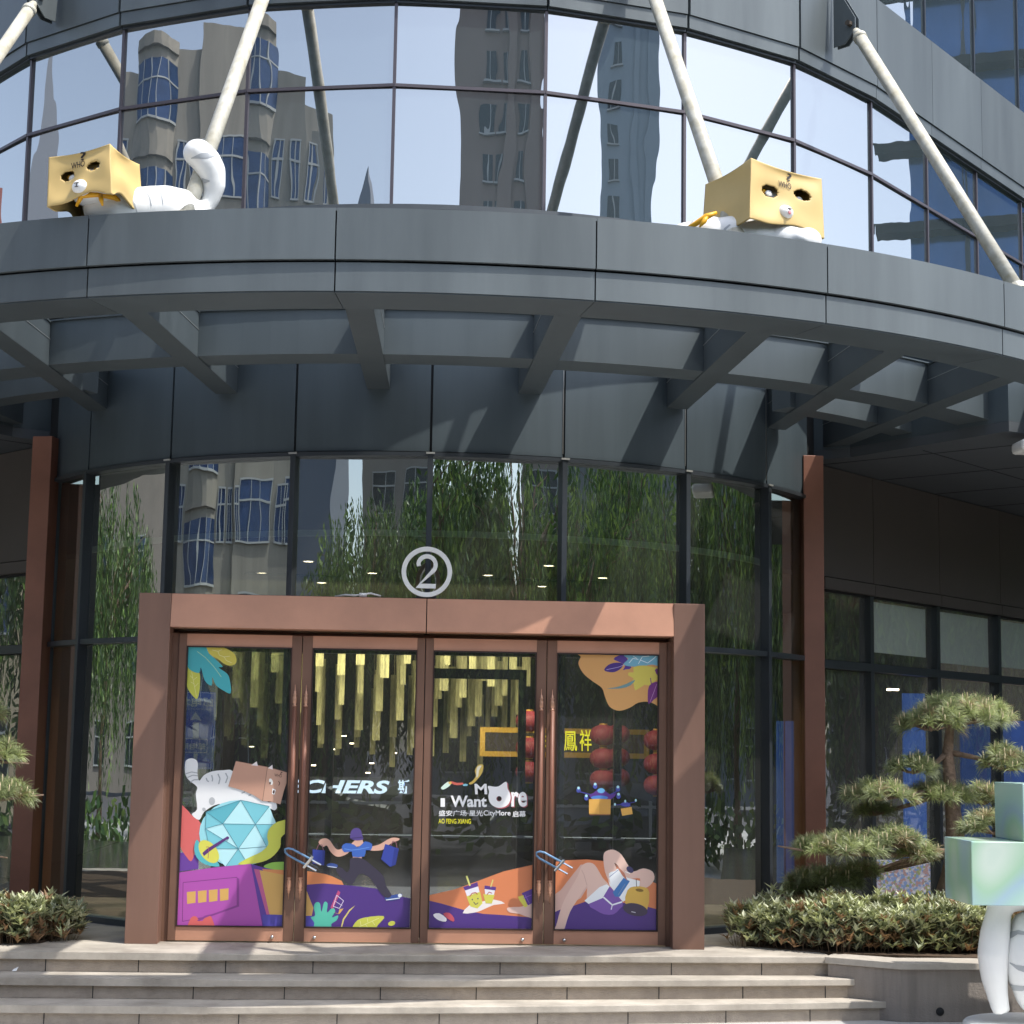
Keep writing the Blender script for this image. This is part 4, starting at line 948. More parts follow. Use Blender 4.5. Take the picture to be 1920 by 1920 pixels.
# slotted air grille over the lobby
m = MB(); v0 = atZ(870, 1085, 3.24); v1 = atZ(1150, 1093, 3.24); v2 = atZ(640, 1083, 3.24); v3 = atZ(460, 1075, 3.24)
for a, b in ((v0, v1), (v3, v2)): m.beam(a, b, .16, 3.236, 3.246)
tag(m.build('air_grille', SEAM), 'long dark air grille in the lobby ceiling', 'grille')
# hanging gold slats
GOLD = mat('gilt_slat', '#b3ab78', .5, .1, .55, 34, streak=True)
ho = empty('hanging_ornament', (-.6, 5, 3.24), 'large curtain of hanging gold slats under the lobby ceiling behind the doors', 'chandelier')
rnd = random.Random(3)
ks = 0
for r in range(6):
    y = 3.3+.95*r
    for i in range(16):
        x = -2.9+i*.262+.044*((r*5) % 6)
        z1 = 3.02-.11*((i+2*r) % 5)*.6-.10*r; ln = .34+.07*((i+r) % 4)+.11*r+.08*rnd.random(); x += .05*(rnd.random()-.5); z0 = z1-ln
        m = MB(); m.box((x+.6, y-5, (z0+z1)/2-3.24), (.065+.045*rnd.random(), .02, z1-z0)); m.tube([(x+.6, y-5, z1-3.24), (x+.6, y-5, -.0)], .004, 4); m.build('slat', GOLD, ho)
l = bpy.data.lights.new('slat_fill', 'AREA'); l.spread = rad(100); l.energy = 42; l.size = 3.6; l.size_y = .4; l.shape = 'RECTANGLE'; l.color = (1, .93, .66)  # unseen area light added to brighten the gold slats
lo_ = bpy.data.objects.new('slat_fill', l); COL.objects.link(lo_); lo_.parent = ho; lo_.location = (0, -4.6, -.42); lo_.rotation_euler = (rad(76), 0, 0)
# inner dark door frame
m = MB(); m.box((-.02, -1.9, 1.1), (.07, .08, 2.2)); m.box((.84, -1.9, 1.1), (.07, .08, 2.2)); m.box((.41, -1.9, 2.17), (.93, .08, .09)); m.box((.0, -1.9, 2.4), (4.6, .10, .13)); m.box((1.72, -1.9, 1.1), (.07, .08, 2.2)); m.box((2.2, -1.9, 1.1), (.07, .08, 2.2)); m.box((-.9, -1.9, 1.1), (.06, .08, 2.2)); m.box((-1.9, -1.9, 1.1), (.06, .08, 2.2))
tag(m.build('inner_door_frame', mat('black_frame', '#17181a', .35)), 'black inner door frame standing in the lobby behind the glass doors', 'door frame')
# red paper lanterns on strings
RED = mat('red_lantern_silk', '#82303a', .6, 0, .2, 6, streak=True, emit=.02)
def lantern(px, py, Y, r, lab):
    v = atY(px, py, Y); e = empty('red_lantern', tuple(v), lab, 'lantern', 'red lanterns hanging in the lobby')
    m = MB(); m.smooth = True; n = 24; prof = []
    for i in range(13):
        t = -pi/2+pi*i/12; prof.append((max(.3*r, r*cos(t)**.8 if cos(t) > 0 else 0), .74*r*sin(t)))
    vs = []
    for rr, z in prof:
        for k in range(n*2):
            a = pi*k/n; q_ = rr*(1 if k % 2 else .965); vs.append((q_*cos(a), q_*sin(a), z))
    N = n*2; m.add(vs, [(i*N+k, i*N+(k+1) % N, (i+1)*N+(k+1) % N, (i+1)*N+k) for i in range(12) for k in range(N)]); m.build('shade', RED, e)
    for z in (-.76*r, .76*r):
        m = MB(); m.lathe((0, 0, z-.012), [(.3*r, 0), (.31*r, .012), (.3*r, .024)], 16); m.build('cap', mat('gilt_cap', '#c79a45', .4, .5), e)
    m = MB(); m.tube([(0, 0, .76*r), (0, 0, .76*r+.1)], .004, 5); m.build('cord', SEAM, e)
for px, ys, nm in ((992, (1352, 1402, 1447), 'behind the seam of the two right doors'), (1131, (1378, 1422, 1462), 'in the front bunch behind the right door'), (1158, (1376, 1420, 1458), 'in the rear bunch behind the right door'), (1232, (1388, 1432, 1472), 'at the right edge of the right door')):
    for k, y in enumerate(ys): lantern(px, y, 1.4 if px != 1158 else 1.9, .15 if px != 1158 else .14, ('upper', 'middle', 'lower')[k]+' red lantern '+nm)
# name board with gold rim
def board(p0, p1, Y, nm, rim, face, lab, cat):
    a = atY(*p0, Y); b = atY(*p1, Y); e = empty(nm, ((a.x+b.x)/2, Y, b.z), lab, cat)
    w_ = b.x-a.x; h_ = a.z-b.z
    if face: rel(MB().box(((a.x+b.x)/2, Y+.03, (a.z+b.z)/2), (w_, .04, h_)).build('board', face), e)
    if rim:
        m = MB(); t = .07
        m.box(((a.x+b.x)/2, Y, a.z), (w_+t, .05, t)); m.box(((a.x+b.x)/2, Y, b.z), (w_+t, .05, t)); m.box((a.x, Y, (a.z+b.z)/2), (t, .05, h_-t)); m.box((b.x, Y, (a.z+b.z)/2), (t, .05, h_-t)); rel(m.build('rim', rim), e)
    return e
e = board((905, 1368), (1212, 1418), 6.0, 'shop_sign', mat('gold_rim', '#b8903c', .35, .7), mat('brown_board', '#3a2418', .5), 'brown shop sign with gold rim and three yellow characters inside the lobby', 'sign')
YL = mat('lit_yellow_letter', '#d8d01e', .5, emit=.5); WL = mat('lit_white_letter', '#bcd2f0', .5, emit=.6)
def chars(txt, x0, y0, x1, y1, Y, mt, e, off=.02, shear=0.):
    O_ = atY(x0, y1, Y-.03); X_ = atY(x1, y1+(x1-x0)*.01, Y-.03)-O_; Z_ = atY(x0, y0, Y-.03)-O_
    m = MB(); text_fit(m, txt, O_, X_, Z_, off, shear, ext=.01); rel(m.build('lettering', mt), e)
chars('老', 1019, 1374, 1050, 1410, 6, YL, e, .004); chars('鳳', 1057, 1371, 1082, 1408, 6, YL, e, .004); chars('祥', 1087, 1368, 1109, 1408, 6, YL, e, .004)
e = board((500, 1455), (790, 1491), 6.5, 'shop_sign', None, mat('navy_board', '#10121f', .5), 'dark shop sign with white italic letters behind the left doors', 'sign')
chars('SKECHERS', 478, 1461, 731, 1486, 6.5, WL, e, .035, .25); chars('斯', 746, 1462, 768, 1488, 6.5, WL, e, .02)
e = board((818, 1532), (890, 1548), 6.5, 'shop_sign', None, None, 'small yellow lettering low inside the dark lobby under the white film text', 'sign')
chars('AO FENG XIANG', 822, 1535, 883, 1544, 6.5, YL, e, .01)
# display cases / advert panels inside
BL = mat('blue_lit_panel', '#4a6fc0', .5, emit=.16, col2='#2f55b0')
for (x0, y0, x1, y1, Y, lab) in ((1456, 1352, 1470, 1655, -.9, 'narrow blue lit banner behind the right end of the drum glass, left one'), (1473, 1352, 1489, 1655, -.9, 'narrow blue lit banner behind the right end of the drum glass, right one')):
    a = atY(x0, y0, Y); b = atY(x1, y1, Y); tag(MB().box(((a.x+b.x)/2, Y, (a.z+b.z)/2), (b.x-a.x, .05, a.z-b.z)).build('banner', BL), lab, 'banner')
def mural():
    m = bpy.data.materials.new('flower_mural_print'); m.use_nodes = True; n = m.node_tree; b = n.nodes['Principled BSDF']
    tc = n.nodes.new('ShaderNodeTexCoord'); vo = n.nodes.new('ShaderNodeTexVoronoi'); vo.inputs['Scale'].default_value = 42; no = n.nodes.new('ShaderNodeTexNoise'); no.inputs['Scale'].default_value = 9
    r = n.nodes.new('ShaderNodeValToRGB'); r.color_ramp.interpolation = 'CONSTANT'; e = r.color_ramp.elements; e[0].color = (*lin('#8a8a90'), 1); e[1].position = .8; e[1].color = (*lin('#caa24a'), 1)
    for p, c in ((.25, '#b9b4c8'), (.4, '#7d94c8'), (.52, '#b08a8c'), (.62, '#9aa06a'), (.7, '#d8d0d8')): x = e.new(p); x.color = (*lin(c), 1)
    mx = n.nodes.new('ShaderNodeMixRGB'); mx.inputs[0].default_value = .35; n.links.new(tc.outputs['Object'], vo.inputs[0]); n.links.new(tc.outputs['Object'], no.inputs[0])
    n.links.new(vo.outputs['Color'], mx.inputs[1]); n.links.new(no.outputs['Color'], mx.inputs[2]); n.links.new(mx.outputs[0], r.inputs[0]); n.links.new(r.outputs[0], b.inputs['Base Color']); n.links.new(r.outputs[0], b.inputs['Emission Color']); b.inputs['Emission Strength'].default_value = .25; return m
MU = mural()
def winbox(x0, y0, x1, y1, Y, nm, mt, lab, cat, th=.05):
    a = atY(x0, y0, Y); b = atY(x1, y1, Y); return tag(MB().box(((a.x+b.x)/2, Y, (a.z+b.z)/2), (b.x-a.x, th, a.z-b.z)).build(nm, mt), lab, cat)
winbox(1640, 1612, 1830, 1725, .9, 'mural', MU, 'colourful flower patterned display wall low behind the right window', 'display')
winbox(1692, 1300, 1738, 1640, 1.2, 'display_screen', BL, 'tall bright blue display column behind the pine', 'display')
winbox(1800, 1350, 1960, 1700, 1.8, 'display_screen', mat('blue_wall', '#35559a', .5, emit=.12, col2='#27407c'), 'wide dull blue display wall behind the right window', 'display')
for px, py, Y in ((1650, 1216, 2.5), (1674, 1293, 2.5)):
    v = atY(px, py, Y); m = MB(); m.box(tuple(v), (.12, .1, .02)); tag(m.build('strip_lamp', LAMP), 'small white lamp behind the window right of the brown column', 'lamp', 'lamps behind the right window')
tag(MB().box((7.5, 6.6, 1.6), (7, .1, 5)).build('wall', IW), kind='structure'); tag(MB().box((-8.5, 6.6, 1.6), (7, .1, 5)).build('wall', IW), kind='structure')
# ================================================================== PLANTER, HEDGES, PINES
pl_ = [(2.98, -4.80), (3.45, -5.10), (4.1, -5.06), (8.5, -5.0), (8.5, -4.72), (4.1, -4.80), (3.5, -4.83), (3.1, -4.58)]
e = empty('planter', (4, -5, GZ), 'stained grey concrete planter wall beside the right end of the steps', 'planter')
rel(MB().prism(pl_, GZ, -.045).build('wall', PLANTW, bevel=.004), e)
cap = [(2.96, -4.80), (3.45, -5.135), (4.1, -5.095), (8.5, -5.035), (8.5, -4.70), (4.1, -4.78), (3.5, -4.81), (3.08, -4.56)]
rel(MB().prism(cap, -.044, 0.004).build('coping', STONE, bevel=.004), e)
m = MB(); v = atY(1763, 1897, -5.09); m.smooth = True; m.lathe((v.x, -5.085, v.z), [(.024, -.01), (.03, -.004), (.03, .01), (.022, .012)], 16, 'Y'); rel(m.build('drain_hole', SEAM), e)
SOIL = mat('planter_soil', '#4a3b2c', 1, 0, .3, 8, bump=.5, bscale=30)
tag(MB().prism([(2.5, -4.1), (3.1, -4.6), (4.1, -4.8), (8.4, -4.72), (8.4, -1.6), (4.2, -1.3), (3.3, -2.6), (2.6, -3.5)], -.3, .01).build('soil', SOIL), kind='structure')
tag(MB().prism([(-2.9, -4.42), (-8.4, -5.0), (-8.4, -1.6), (-4.2, -1.3), (-3.3, -2.6), (-2.75, -3.5)][::-1], -.04, .012).build('soil', SOIL), kind='structure')
LEAFM = []
def leafmat(name, c, t):
    m = mat(name, c, .38, 0, .25, 3); b = m.node_tree.nodes['Principled BSDF']; n = m.node_tree
    tr = n.nodes.new('ShaderNodeBsdfTranslucent'); tr.inputs[0].default_value = (*lin(t), 1); mx = n.nodes.new('ShaderNodeMixShader'); mx.inputs[0].default_value = .22
    out = n.nodes['Material Output']; n.links.new(b.outputs[0], mx.inputs[1]); n.links.new(tr.outputs[0], mx.inputs[2]); n.links.new(mx.outputs[0], out.inputs[0]); return m
HL = [leafmat('pale_green_leaf', '#b3b698', '#adb274'), leafmat('mid_green_leaf', '#8f9676', '#8e965e'), leafmat('fresh_leaf', '#c8cea0', '#c4ca84'), leafmat('dry_leaf', '#97795a', '#8f7048'), mat('twig', '#5c4a38', .8)]
def leaf(m, p, d, L_, W_, up):
    d = d.normalized(); s = d.cross(up); 
    if s.length < .01: s = d.orthogonal()
    s.normalize(); n_ = s.cross(d)
    m.add([p, p+d*L_*.4+s*W_*.5+n_*L_*.06, p+d*L_-n_*L_*.1, p+d*L_*.4-s*W_*.5+n_*L_*.06, p+d*L_*.45-n_*L_*.03], [(0, 1, 4), (1, 2, 4), (2, 3, 4), (3, 0, 4)])
def shrub(c, rx, ry, h, n, rn, name, lab, cat, group):
    e = empty(name, c, lab, cat, group)
    m = MB(); st_ = MB(); st_.mi = 0
    for i in range(n):
        a = rn.uniform(0, 2*pi); r = sqrt(rn.random()); x, y = rx*r*cos(a), ry*r*sin(a)
        hz = h*(1-.25*r*r)*(rn.uniform(.12, 1.0) if rn.random() < .55 else rn.uniform(.6, 1.0))*(1.18 if rn.random() < .08 else 1); t = rn.random()
        p = Vector((x, y, hz)); low_ = hz/h
        if rn.random() < .2: st_.tube([(x*.8, y*.8, 0), (x*.95, y*.95, hz*.6), tuple(p)], [.0025, .002, .0015], 4, False)
        k = rn.randint(5, 8); b0 = rn.uniform(0, 6.28); tiltv = Vector((rn.uniform(-.4, .4), rn.uniform(-.5, .2), 1)).normalized()
        if low_ < .55 and rn.random() < .6: m.mi = 3 if rn.random() < .5 else 1
        else: m.mi = rn.choice((0, 0, 1, 1, 2, 3 if rn.random() < .45 else 0))
        for j in range(k):
            aa = b0+j*2*pi/k+rn.uniform(-.3, .3); el_ = rn.uniform(.1, 1.15); d = Vector((cos(aa)*cos(el_), sin(aa)*cos(el_), sin(el_)))
            d = d+tiltv*.25; leaf(m, p+Vector((0, 0, rn.uniform(-.02, .01))), d, rn.uniform(.055, .105), rn.uniform(.022, .036), Vector((0, 0, 1)))
    m.build('foliage', HL, e); st_.build('stems', HL[4], e)
rn = random.Random(11)
fx = [2.55, 2.85, 3.15, 3.45, 3.75, 4.05, 4.35, 4.65]
for i, x in enumerate(fx):
    yf = -4.25 if i == 0 else (-4.42 if i == 1 else -4.6)
    shrub((x, yf+.14, .0), .22, .18, .31+.03*(i % 3), 190, rn, 'hedge_shrub', ('pale green hedge shrub, %s along the planter wall' % ('leftmost', 'second from left', 'third from left', 'fourth from left', 'fifth from left', 'sixth from left, below the pine', 'behind the statue', 'rightmost')[i]), 'shrub', 'hedge shrubs in the right planter')
for i, x in enumerate((2.8, 3.2, 3.6, 4.0, 4.4, 4.8)):
    shrub((x, -4.05+(.0 if i else .15), .0), .26, .25, .38+.03*(i % 2), 190, rn, 'hedge_shrub', 'leafy hedge shrub of the back row in the right planter', 'shrub', 'back row shrubs in the right planter')
for i, (x, y) in enumerate(((-2.82, -4.20), (-3.08, -4.42), (-3.42, -4.55), (-3.0, -3.95), (-3.35, -4.1), (-3.75, -4.4))):
    shrub((x, y, 0), .20, .18, .29+.02*(i % 3), 280, rn, 'hedge_shrub', ('leafy hedge shrub at the %s beside the left end of the platform' % ('right tip', 'front middle', 'front left', 'back right', 'back middle', 'far left')[i]), 'shrub', 'hedge shrubs left of the doors')
# ---- cloud pruned pines
NE = [leafmat('pine_needle', '#76805a', '#86924e'), leafmat('pine_needle_pale', '#9aa56c', '#a9b45a'), leafmat('pine_needle_brown', '#8c7a58', '#8a744a'), mat('pine_candle', '#d9c9a4', .6)]
BARK = mat('pine_bark', '#7a6656', .9, 0, .35, 14, bump=.9, bscale=35)
def tuft(m, p, up, rn, ln=.11, nn=60):
    up = up.normalized(); t = up.orthogonal().normalized(); b = up.cross(t)
    mi = rn.choices((0, 1, 2), (6, 4, 1))[0]
    for i in range(nn):
        a = rn.uniform(0, 2*pi); c = rn.uniform(-.15, .95); s = sqrt(max(0, 1-c*c))
        d = up*c+(t*cos(a)+b*sin(a))*s; L_ = ln*rn.uniform(.75, 1.1); q = p-up*rn.uniform(0, .05); sd = d.orthogonal().normalized()*.0019
        m.mi = mi if rn.random() < .8 else rn.choice((0, 1)); bend = Vector((0, 0, -.008))
        m.add([q-sd, q+sd, q+d*L_*.6+sd*.8-bend, q+d*L_+bend, q+d*L_*.6-sd*.8-bend], [(0, 1, 2, 4), (4, 2, 3)])
    if rn.random() < .55:
        m.mi = 3; h_ = rn.uniform(.03, .06); m.tube([p, p+Vector((0, 0, h_*.6))+up*.01, p+Vector((0, 0, h_))+up*.01], [.004, .005, .002], 5)
def pad(m, tw, c, rx, ry, rz, n, rn, root):
    c = Vector(c)
    for i in range(n):
        a = rn.uniform(0, 2*pi); r = sqrt(rn.random()); x, y = r*cos(a), r*sin(a); z = sqrt(max(0, 1-r*r))*rn.uniform(.35, 1)
        p = c+Vector((x*rx, y*ry, z*rz-.02*r)); up = Vector((x*.9, y*.9, .55+.5*z)); tuft(m, p, up, rn)
        if i % 3 == 0: tw.tube([c+Vector((x*rx*.2, y*ry*.2, -.03)), c+Vector((x*rx*.7, y*ry*.7, z*rz*.3)), p], [.008, .006, .004], 5, False)
    if root is not None:
        r_ = Vector(root); md = (r_+c)/2+Vector((rn.uniform(-.04, .04), 0, rn.uniform(-.05, .03))); tw.tube([r_, md, c+Vector((0, 0, -.03)), c+(c-md)*.5+Vector((0, 0, 0))], [.026, .019, .014, .006], 8)
def pine(base, trunk, pads, Y0, lab, rn):
    e = empty('pine_tree', base, lab, 'tree'); O_ = Vector(base)
    tk = MB(); tk.smooth = True; pts = [atY(x, y, Y0+dy)-O_ for x, y, r, dy in trunk]
    tk.tube(pts, [r for x, y, r, dy in trunk], 14); 
    m = MB(); tw = MB(); tw.smooth = True
    for (x, y, rxp, rzp, dy, n, rt) in pads:
        c = atY(x, y, Y0+dy)-O_; k = (Y0+dy-CC[1])/FPX
        pad(m, tw, c, rxp*k*1.04, rxp*k*.8, rzp*k*1.45, int(n*1.7), rn, pts[rt])
    tk.build('trunk', BARK, e); tw.build('branches', BARK, e); m.build('needles', NE, e)
rn = random.Random(5)
b = atY(1768, 1715, -3.7); b.z = 0
pine(tuple(b), [(1766, 1725, .13, 0), (1774, 1690, .105, 0), (1783, 1650, .09, 0), (1793, 1600, .082, 0), (1789, 1540, .068, 0), (1782, 1480, .055, 0), (1777, 1410, .045, 0), (1782, 1350, .03, 0), (1790, 1335, .02, 0)],
     [(1790, 1352, 96, 34, 0, 78, 7), (1745, 1362, 60, 24, -.1, 22, 7), (1845, 1345, 55, 28, .05, 30, 7), (1712, 1442, 42, 22, -.1, 20, 6), (1884, 1436, 44, 30, -.15, 26, 6), (1648, 1492, 66, 20, -.2, 34, 5), (1760, 1492, 62, 20, .05, 32, 5),
      (1845, 1500, 48, 22, .4, 26, 5), (1865, 1555, 62, 26, -.35, 40, 4), (1575, 1590, 80, 18, -.3, 46, 3), (1672, 1578, 56, 20, -.25, 36, 3), (1720, 1600, 40, 16, -.2, 16, 3), (1530, 1592, 30, 16, -.35, 12, 3), (1545, 1652, 66, 18, .15, 50, 3), (1610, 1636, 40, 14, .1, 22, 3), (1500, 1668, 30, 12, .2, 14, 3), (1640, 1520, 40, 14, .1, 14, 5)], -3.7,
     'cloud pruned pine tree with layered needle pads behind the right hedge', rn)
b = Vector((-4.55, -4.3, 0))
def px_of(P_):
    d = Vector(P_)-Vector(CC); z = d.dot(Vector(_F)); return (960+FPX*d.dot(Vector(_R))/z, 960-FPX*d.dot(Vector(_U))/z)
tx, ty = px_of((-4.55, -4.3, 0))
pine(tuple(b), [(tx, ty, .11, 0), (tx+8, ty-120, .09, 0), (tx-4, ty-260, .07, 0), (tx+10, ty-400, .05, 0), (tx+14, ty-520, .03, 0)],
     [(-20, 1420, 55, 30, 0, 40, 3), (0, 1492, 55, 20, -.1, 36, 2), (-80, 1340, 80, 34, 0, 50, 4), (-170, 1500, 60, 24, 0, 30, 2), (-60, 1590, 40, 20, .1, 20, 2)], -4.3,
     'cloud pruned pine tree mostly cut off by the left edge', rn)
# ================================================================== ACROSS THE STREET (seen in the glass)
CONC = mat('weathered_concrete_wall', '#918e85', .9, 0, .20, 1.2, streak=True)
WBL = mat('blue_window_glass', '#34496e', .15, .3, .3, 1.5); WFR = mat('white_window_frame', '#a9aeae', .5); WDK = mat('dark_window', '#2a3338', .2)
def azp(az, r): return Vector((r*sin(rad(az)), -r*cos(rad(az))))
ob = empty('apartment_building', tuple(azp(-42, 42))+(GZ,), 'old grey concrete building with blue windows mirrored in the curved glass', 'building')
def facade(p, q, z0, z1, parent, wins, wall=CONC, fl=3.4, depth=.5):
    """p->q seen from the drum, left to right in plan"""
    d = (q-p); L_ = d.length; d = d/L_; nn = Vector((-d.y, d.x))
    if nn.dot(-p) < 0: nn = -nn
    ang = math.atan2(d.y, d.x)
    c = (p+q)/2-nn*depth/2; m = MB(); m.box((c.x, c.y, (z0+z1)/2), (L_, depth, z1-z0), ang); rel(m.build('wall', wall), parent)
    z = z0+.9; k = 0
    while z+1.9 < z1-.4:
        for (t, w_, kind) in wins:
            c = p+d*L_*t+nn*.02; h_ = 1.9 if kind == 'b' else 1.7
            m = MB(); m.mi = 0; m.box((c.x, c.y, z+h_/2), (w_, .06, h_), ang)
            m.mi = 1; c2 = c+nn*.05
            npn = max(2, int(w_/.6)) if kind == 'b' else 2
            for i in range(npn+1):
                cc = c2+d*(-w_/2+w_*i/npn); m.box((cc.x, cc.y, z+h_/2), (.05, .05, h_+.05), ang)
            for zz in (z, z+h_*.66, z+h_): m.box((c2.x, c2.y, zz), (w_+.08, .06, .06), ang)
            rel(m.build('window', [WBL if kind == 'b' else (WBL if (k % 3) else WDK), WFR]), parent)
        z += fl; k += 1
T0 = 22.3
def bay(a0, a1, r, z1, bul, glz=WBL):
    p, q = azp(a0, r), azp(a1, r); d = (q-p); L_ = d.length; d /= L_; nn = Vector((-d.y, d.x)); nn = nn if nn.dot(-p) > 0 else -nn; n = 5
    pts = [p+d*L_*i/n+nn*bul*(1-(2*i/n-1)**2) for i in range(n+1)]
    rel(MB().prism([tuple(v) for v in pts]+[tuple(q-nn*.6), tuple(p-nn*.6)], GZ, z1).build('wall', CONC), ob)
    z = z1-2.7
    while z > 1:
        m = MB()
        for a, b in zip(pts[:-1], pts[1:]):
            dd = (b-a).normalized(); an = math.atan2(dd.y, dd.x); c = (a+b)/2+nn*.03; w_ = (b-a).length
            m.mi = 0; m.box((c.x, c.y, z+.95), (w_*.98, .06, 1.9), an); m.mi = 1
            m.box((c.x+nn.x*.04, c.y+nn.y*.04, z+.0), (w_, .08, .07), an); m.box((c.x+nn.x*.04, c.y+nn.y*.04, z+1.25), (w_, .06, .05), an); m.box((a.x+nn.x*.06, a.y+nn.y*.06, z+.95), (.045, .06, 1.9), an)
        rel(m.build('window', [glz, WFR]), ob)
        c = (pts[2]+pts[3])/2; rel(MB().prism([tuple(v+nn*.18) for v in pts]+[tuple(q-nn*.5), tuple(p-nn*.5)], z+2.25, z+2.4).build('ledge', CONC), ob)
        z -= 3.4
segs = [(-68, 42.5, -60.6, 41.6, T0-2.2, [(.8, .7, 'n')]), (-60.6, 41.0, -59.3, 41, T0-1.0, [(.5, .5, 'n')]), (-56.0, 41, -54.0, 41, T0-.2, [(.3, .42, 'n'), (.75, .42, 'n')]),
        (-54, 40.7, -50, 41, T0+.5, [(.12, .4, 'n'), (.6, 2.2, 'b')]), (-50, 41, -44, 41, T0-.3, [(.2, .9, 'n'), (.5, 2.0, 'b'), (.85, .9, 'n')]), (-44, 41, -36, 41, T0-.2, [(.25, 2.6, 'b'), (.75, .9, 'n')]), (-36, 41, -31.2, 41, T0+.2, [(.3, .9, 'n'), (.75, 1.4, 'b')]),
        (-28.8, 41, -26.4, 41.3, T0-1.0, [(.25, .4, 'n'), (.7, .4, 'n')]), (-26.4, 41.3, -24.3, 42, T0-1.9, [(.25, .4, 'n'), (.7, .4, 'b')])]
for a0, r0, a1, r1, z1, wins in segs: facade(azp(a0, r0), azp(a1, r1), GZ, z1, ob, wins)
bay(-59.3, -56.0, 41, T0, .8); bay(-31.2, -28.8, 41, T0+.5, .7)
rel(MB().prism([tuple(azp(a, 41.5)) for a in (-68, -60, -50, -40, -30, -25)]+[tuple(azp(a, 56)) for a in (-25, -45, -68)], GZ, T0-2.6).build('core', CONC), ob)
def tower(az0, az1, r, z1, wall, nm, lab, wins, fl=3.1, parent=None):
    e = empty(nm, tuple(azp((az0+az1)/2, r))+(GZ,), lab, 'building')
    p, q = azp(az0, r), azp(az1, r); d = (q-p).normalized(); nn = Vector((-d.y, d.x))
    if nn.dot(-p) < 0: nn = -nn
    L_ = (q-p).length; ang = math.atan2(d.y, d.x)
    m = MB(); c = (p+q)/2-nn*6; m.box((c.x, c.y, (GZ+z1)/2), (L_, 12, z1-GZ), ang)
    for t, w_, o_ in ((.62, .12, .5), (.93, .14, .35)):
        c = p+d*L_*t+nn*o_/2; m.box((c.x, c.y, (GZ+z1)/2), (L_*w_, o_, z1-GZ), ang)
    rel(m.build('wall', wall), e)
    z = 14; k = 0
    while z < z1-2 and k < 24:
        for t, w_ in wins:
            c = p+d*L_*t+nn*.04; m = MB(); m.mi = 0; m.box((c.x, c.y, z), (w_, .1, 1.8), ang); m.mi = 1; m.box((c.x, c.y, z-.95), (w_+.4, .5, .12), ang); m.box((c.x, c.y, z), (.08, .16, 1.8), ang)
            rel(m.build('window', [WDK, WFR]), e)
        z += fl; k += 1
    return e
tower(4.6, 10.6, 92, 70, mat('brown_render', '#8a7f78', .85, 0, .08, .3), 'apartment_tower', 'brown residential tower mirrored in the middle of the upper glass', [(.40, 1.1), (.55, .7), (.78, 1.0)])
e = tower(36.2, 40.3, 120, 86, mat('blue_grey_cladding', '#8b9aa6', .6, .1, .08, .3), 'office_tower', 'blue grey tower with tall narrow arch mirrored in the upper glass', [(.22, 1.4)])
tower(-23.6, -21.2, 118, 30, mat('blue_grey_cladding', '#8b9aa6'), 'spired_building', 'small building with pointed spire mirrored beside the old building', [(.5, 1)])
# pointed roofs
for az, r, z, hh, ww, lab in ((-22.6, 112, 30, 12.5, 3.6, 'dark pointed spire roof mirrored low in the upper glass'), (-88.5, 70, 20, 15, 2.5, 'thin pointed tower mirrored at the left of the upper glass'), (-90.3, 72, 20, 9, 4, 'second pointed tower mirrored at the left of the upper glass')):
    c = azp(az, r); m = MB(); m.add([(c.x-ww, c.y-ww, z), (c.x+ww, c.y-ww, z), (c.x+ww, c.y+ww, z), (c.x-ww, c.y+ww, z), (c.x, c.y, z+hh)], [(0, 1, 4), (1, 2, 4), (2, 3, 4), (3, 0, 4), (3, 2, 1, 0)]); m.box((c.x, c.y, (z+GZ)/2), (ww*1.7, ww*1.7, z-GZ)); tag(m.build('spire', mat('spire_slate', '#6c7480', .7)), lab, 'tower')
# glass block with horizontal fins to the right of the mall
gb = empty('office_block', (22.6, 6.75, GZ), 'dark blue glass office block with horizontal fins mirrored at the right', 'building')
p, q = Vector((22.6, 6.75)), Vector((15.5, 19)); d = (q-p).normalized(); nn = Vector((-d.y, d.x)); nn = nn if nn.dot(-p) > 0 else -nn; ang = math.atan2(d.y, d.x); L_ = (q-p).length
c = (p+q)/2-nn*5; rel(MB().box((c.x, c.y, 14), (L_, 10, 29), ang).build('wall', mat('blue_curtain_wall', '#426a9e', .1, .4, .35, .3)), gb)
for k in range(15):
    c = (p+q)/2-d*.35+nn*.2; rel(MB().box((c.x, c.y, 14.1-1.75*6+1.75*k), (L_+.9, .55, .22), ang).build('fin', mat('fin_dark_metal', '#0b0d11', .8)), gb)
for k in range(7):
    c = p+d*(1.2+1.9*k)+nn*.03; rel(MB().box((c.x, c.y, 14), (.07, .08, 29), ang).build('mullion', MULL), gb)
# pale building at the far left seen in the side glass
pb = empty('apartment_building', tuple(azp(-104, 30))+(GZ,), 'pale rendered building mirrored in the left side of the drum', 'building')
facade(azp(-112, 31), azp(-101, 28), GZ, 13, pb, [(.2, 1.2, 'n'), (.5, 1.4, 'b'), (.8, 1.2, 'n')], mat('cream_render', '#cdbfa4', .85, 0, .06, 1))
rb = empty('apartment_building', tuple(azp(-116, 60))+(GZ,), 'dull red building mirrored at the far left of the upper glass', 'building')
facade(azp(-121, 60), azp(-112.8, 60), GZ, 24, rb, [(.3, 1.6, 'n'), (.7, 1.6, 'n')], mat('dull_red_render', '#8a5650', .85, 0, .06, 1))
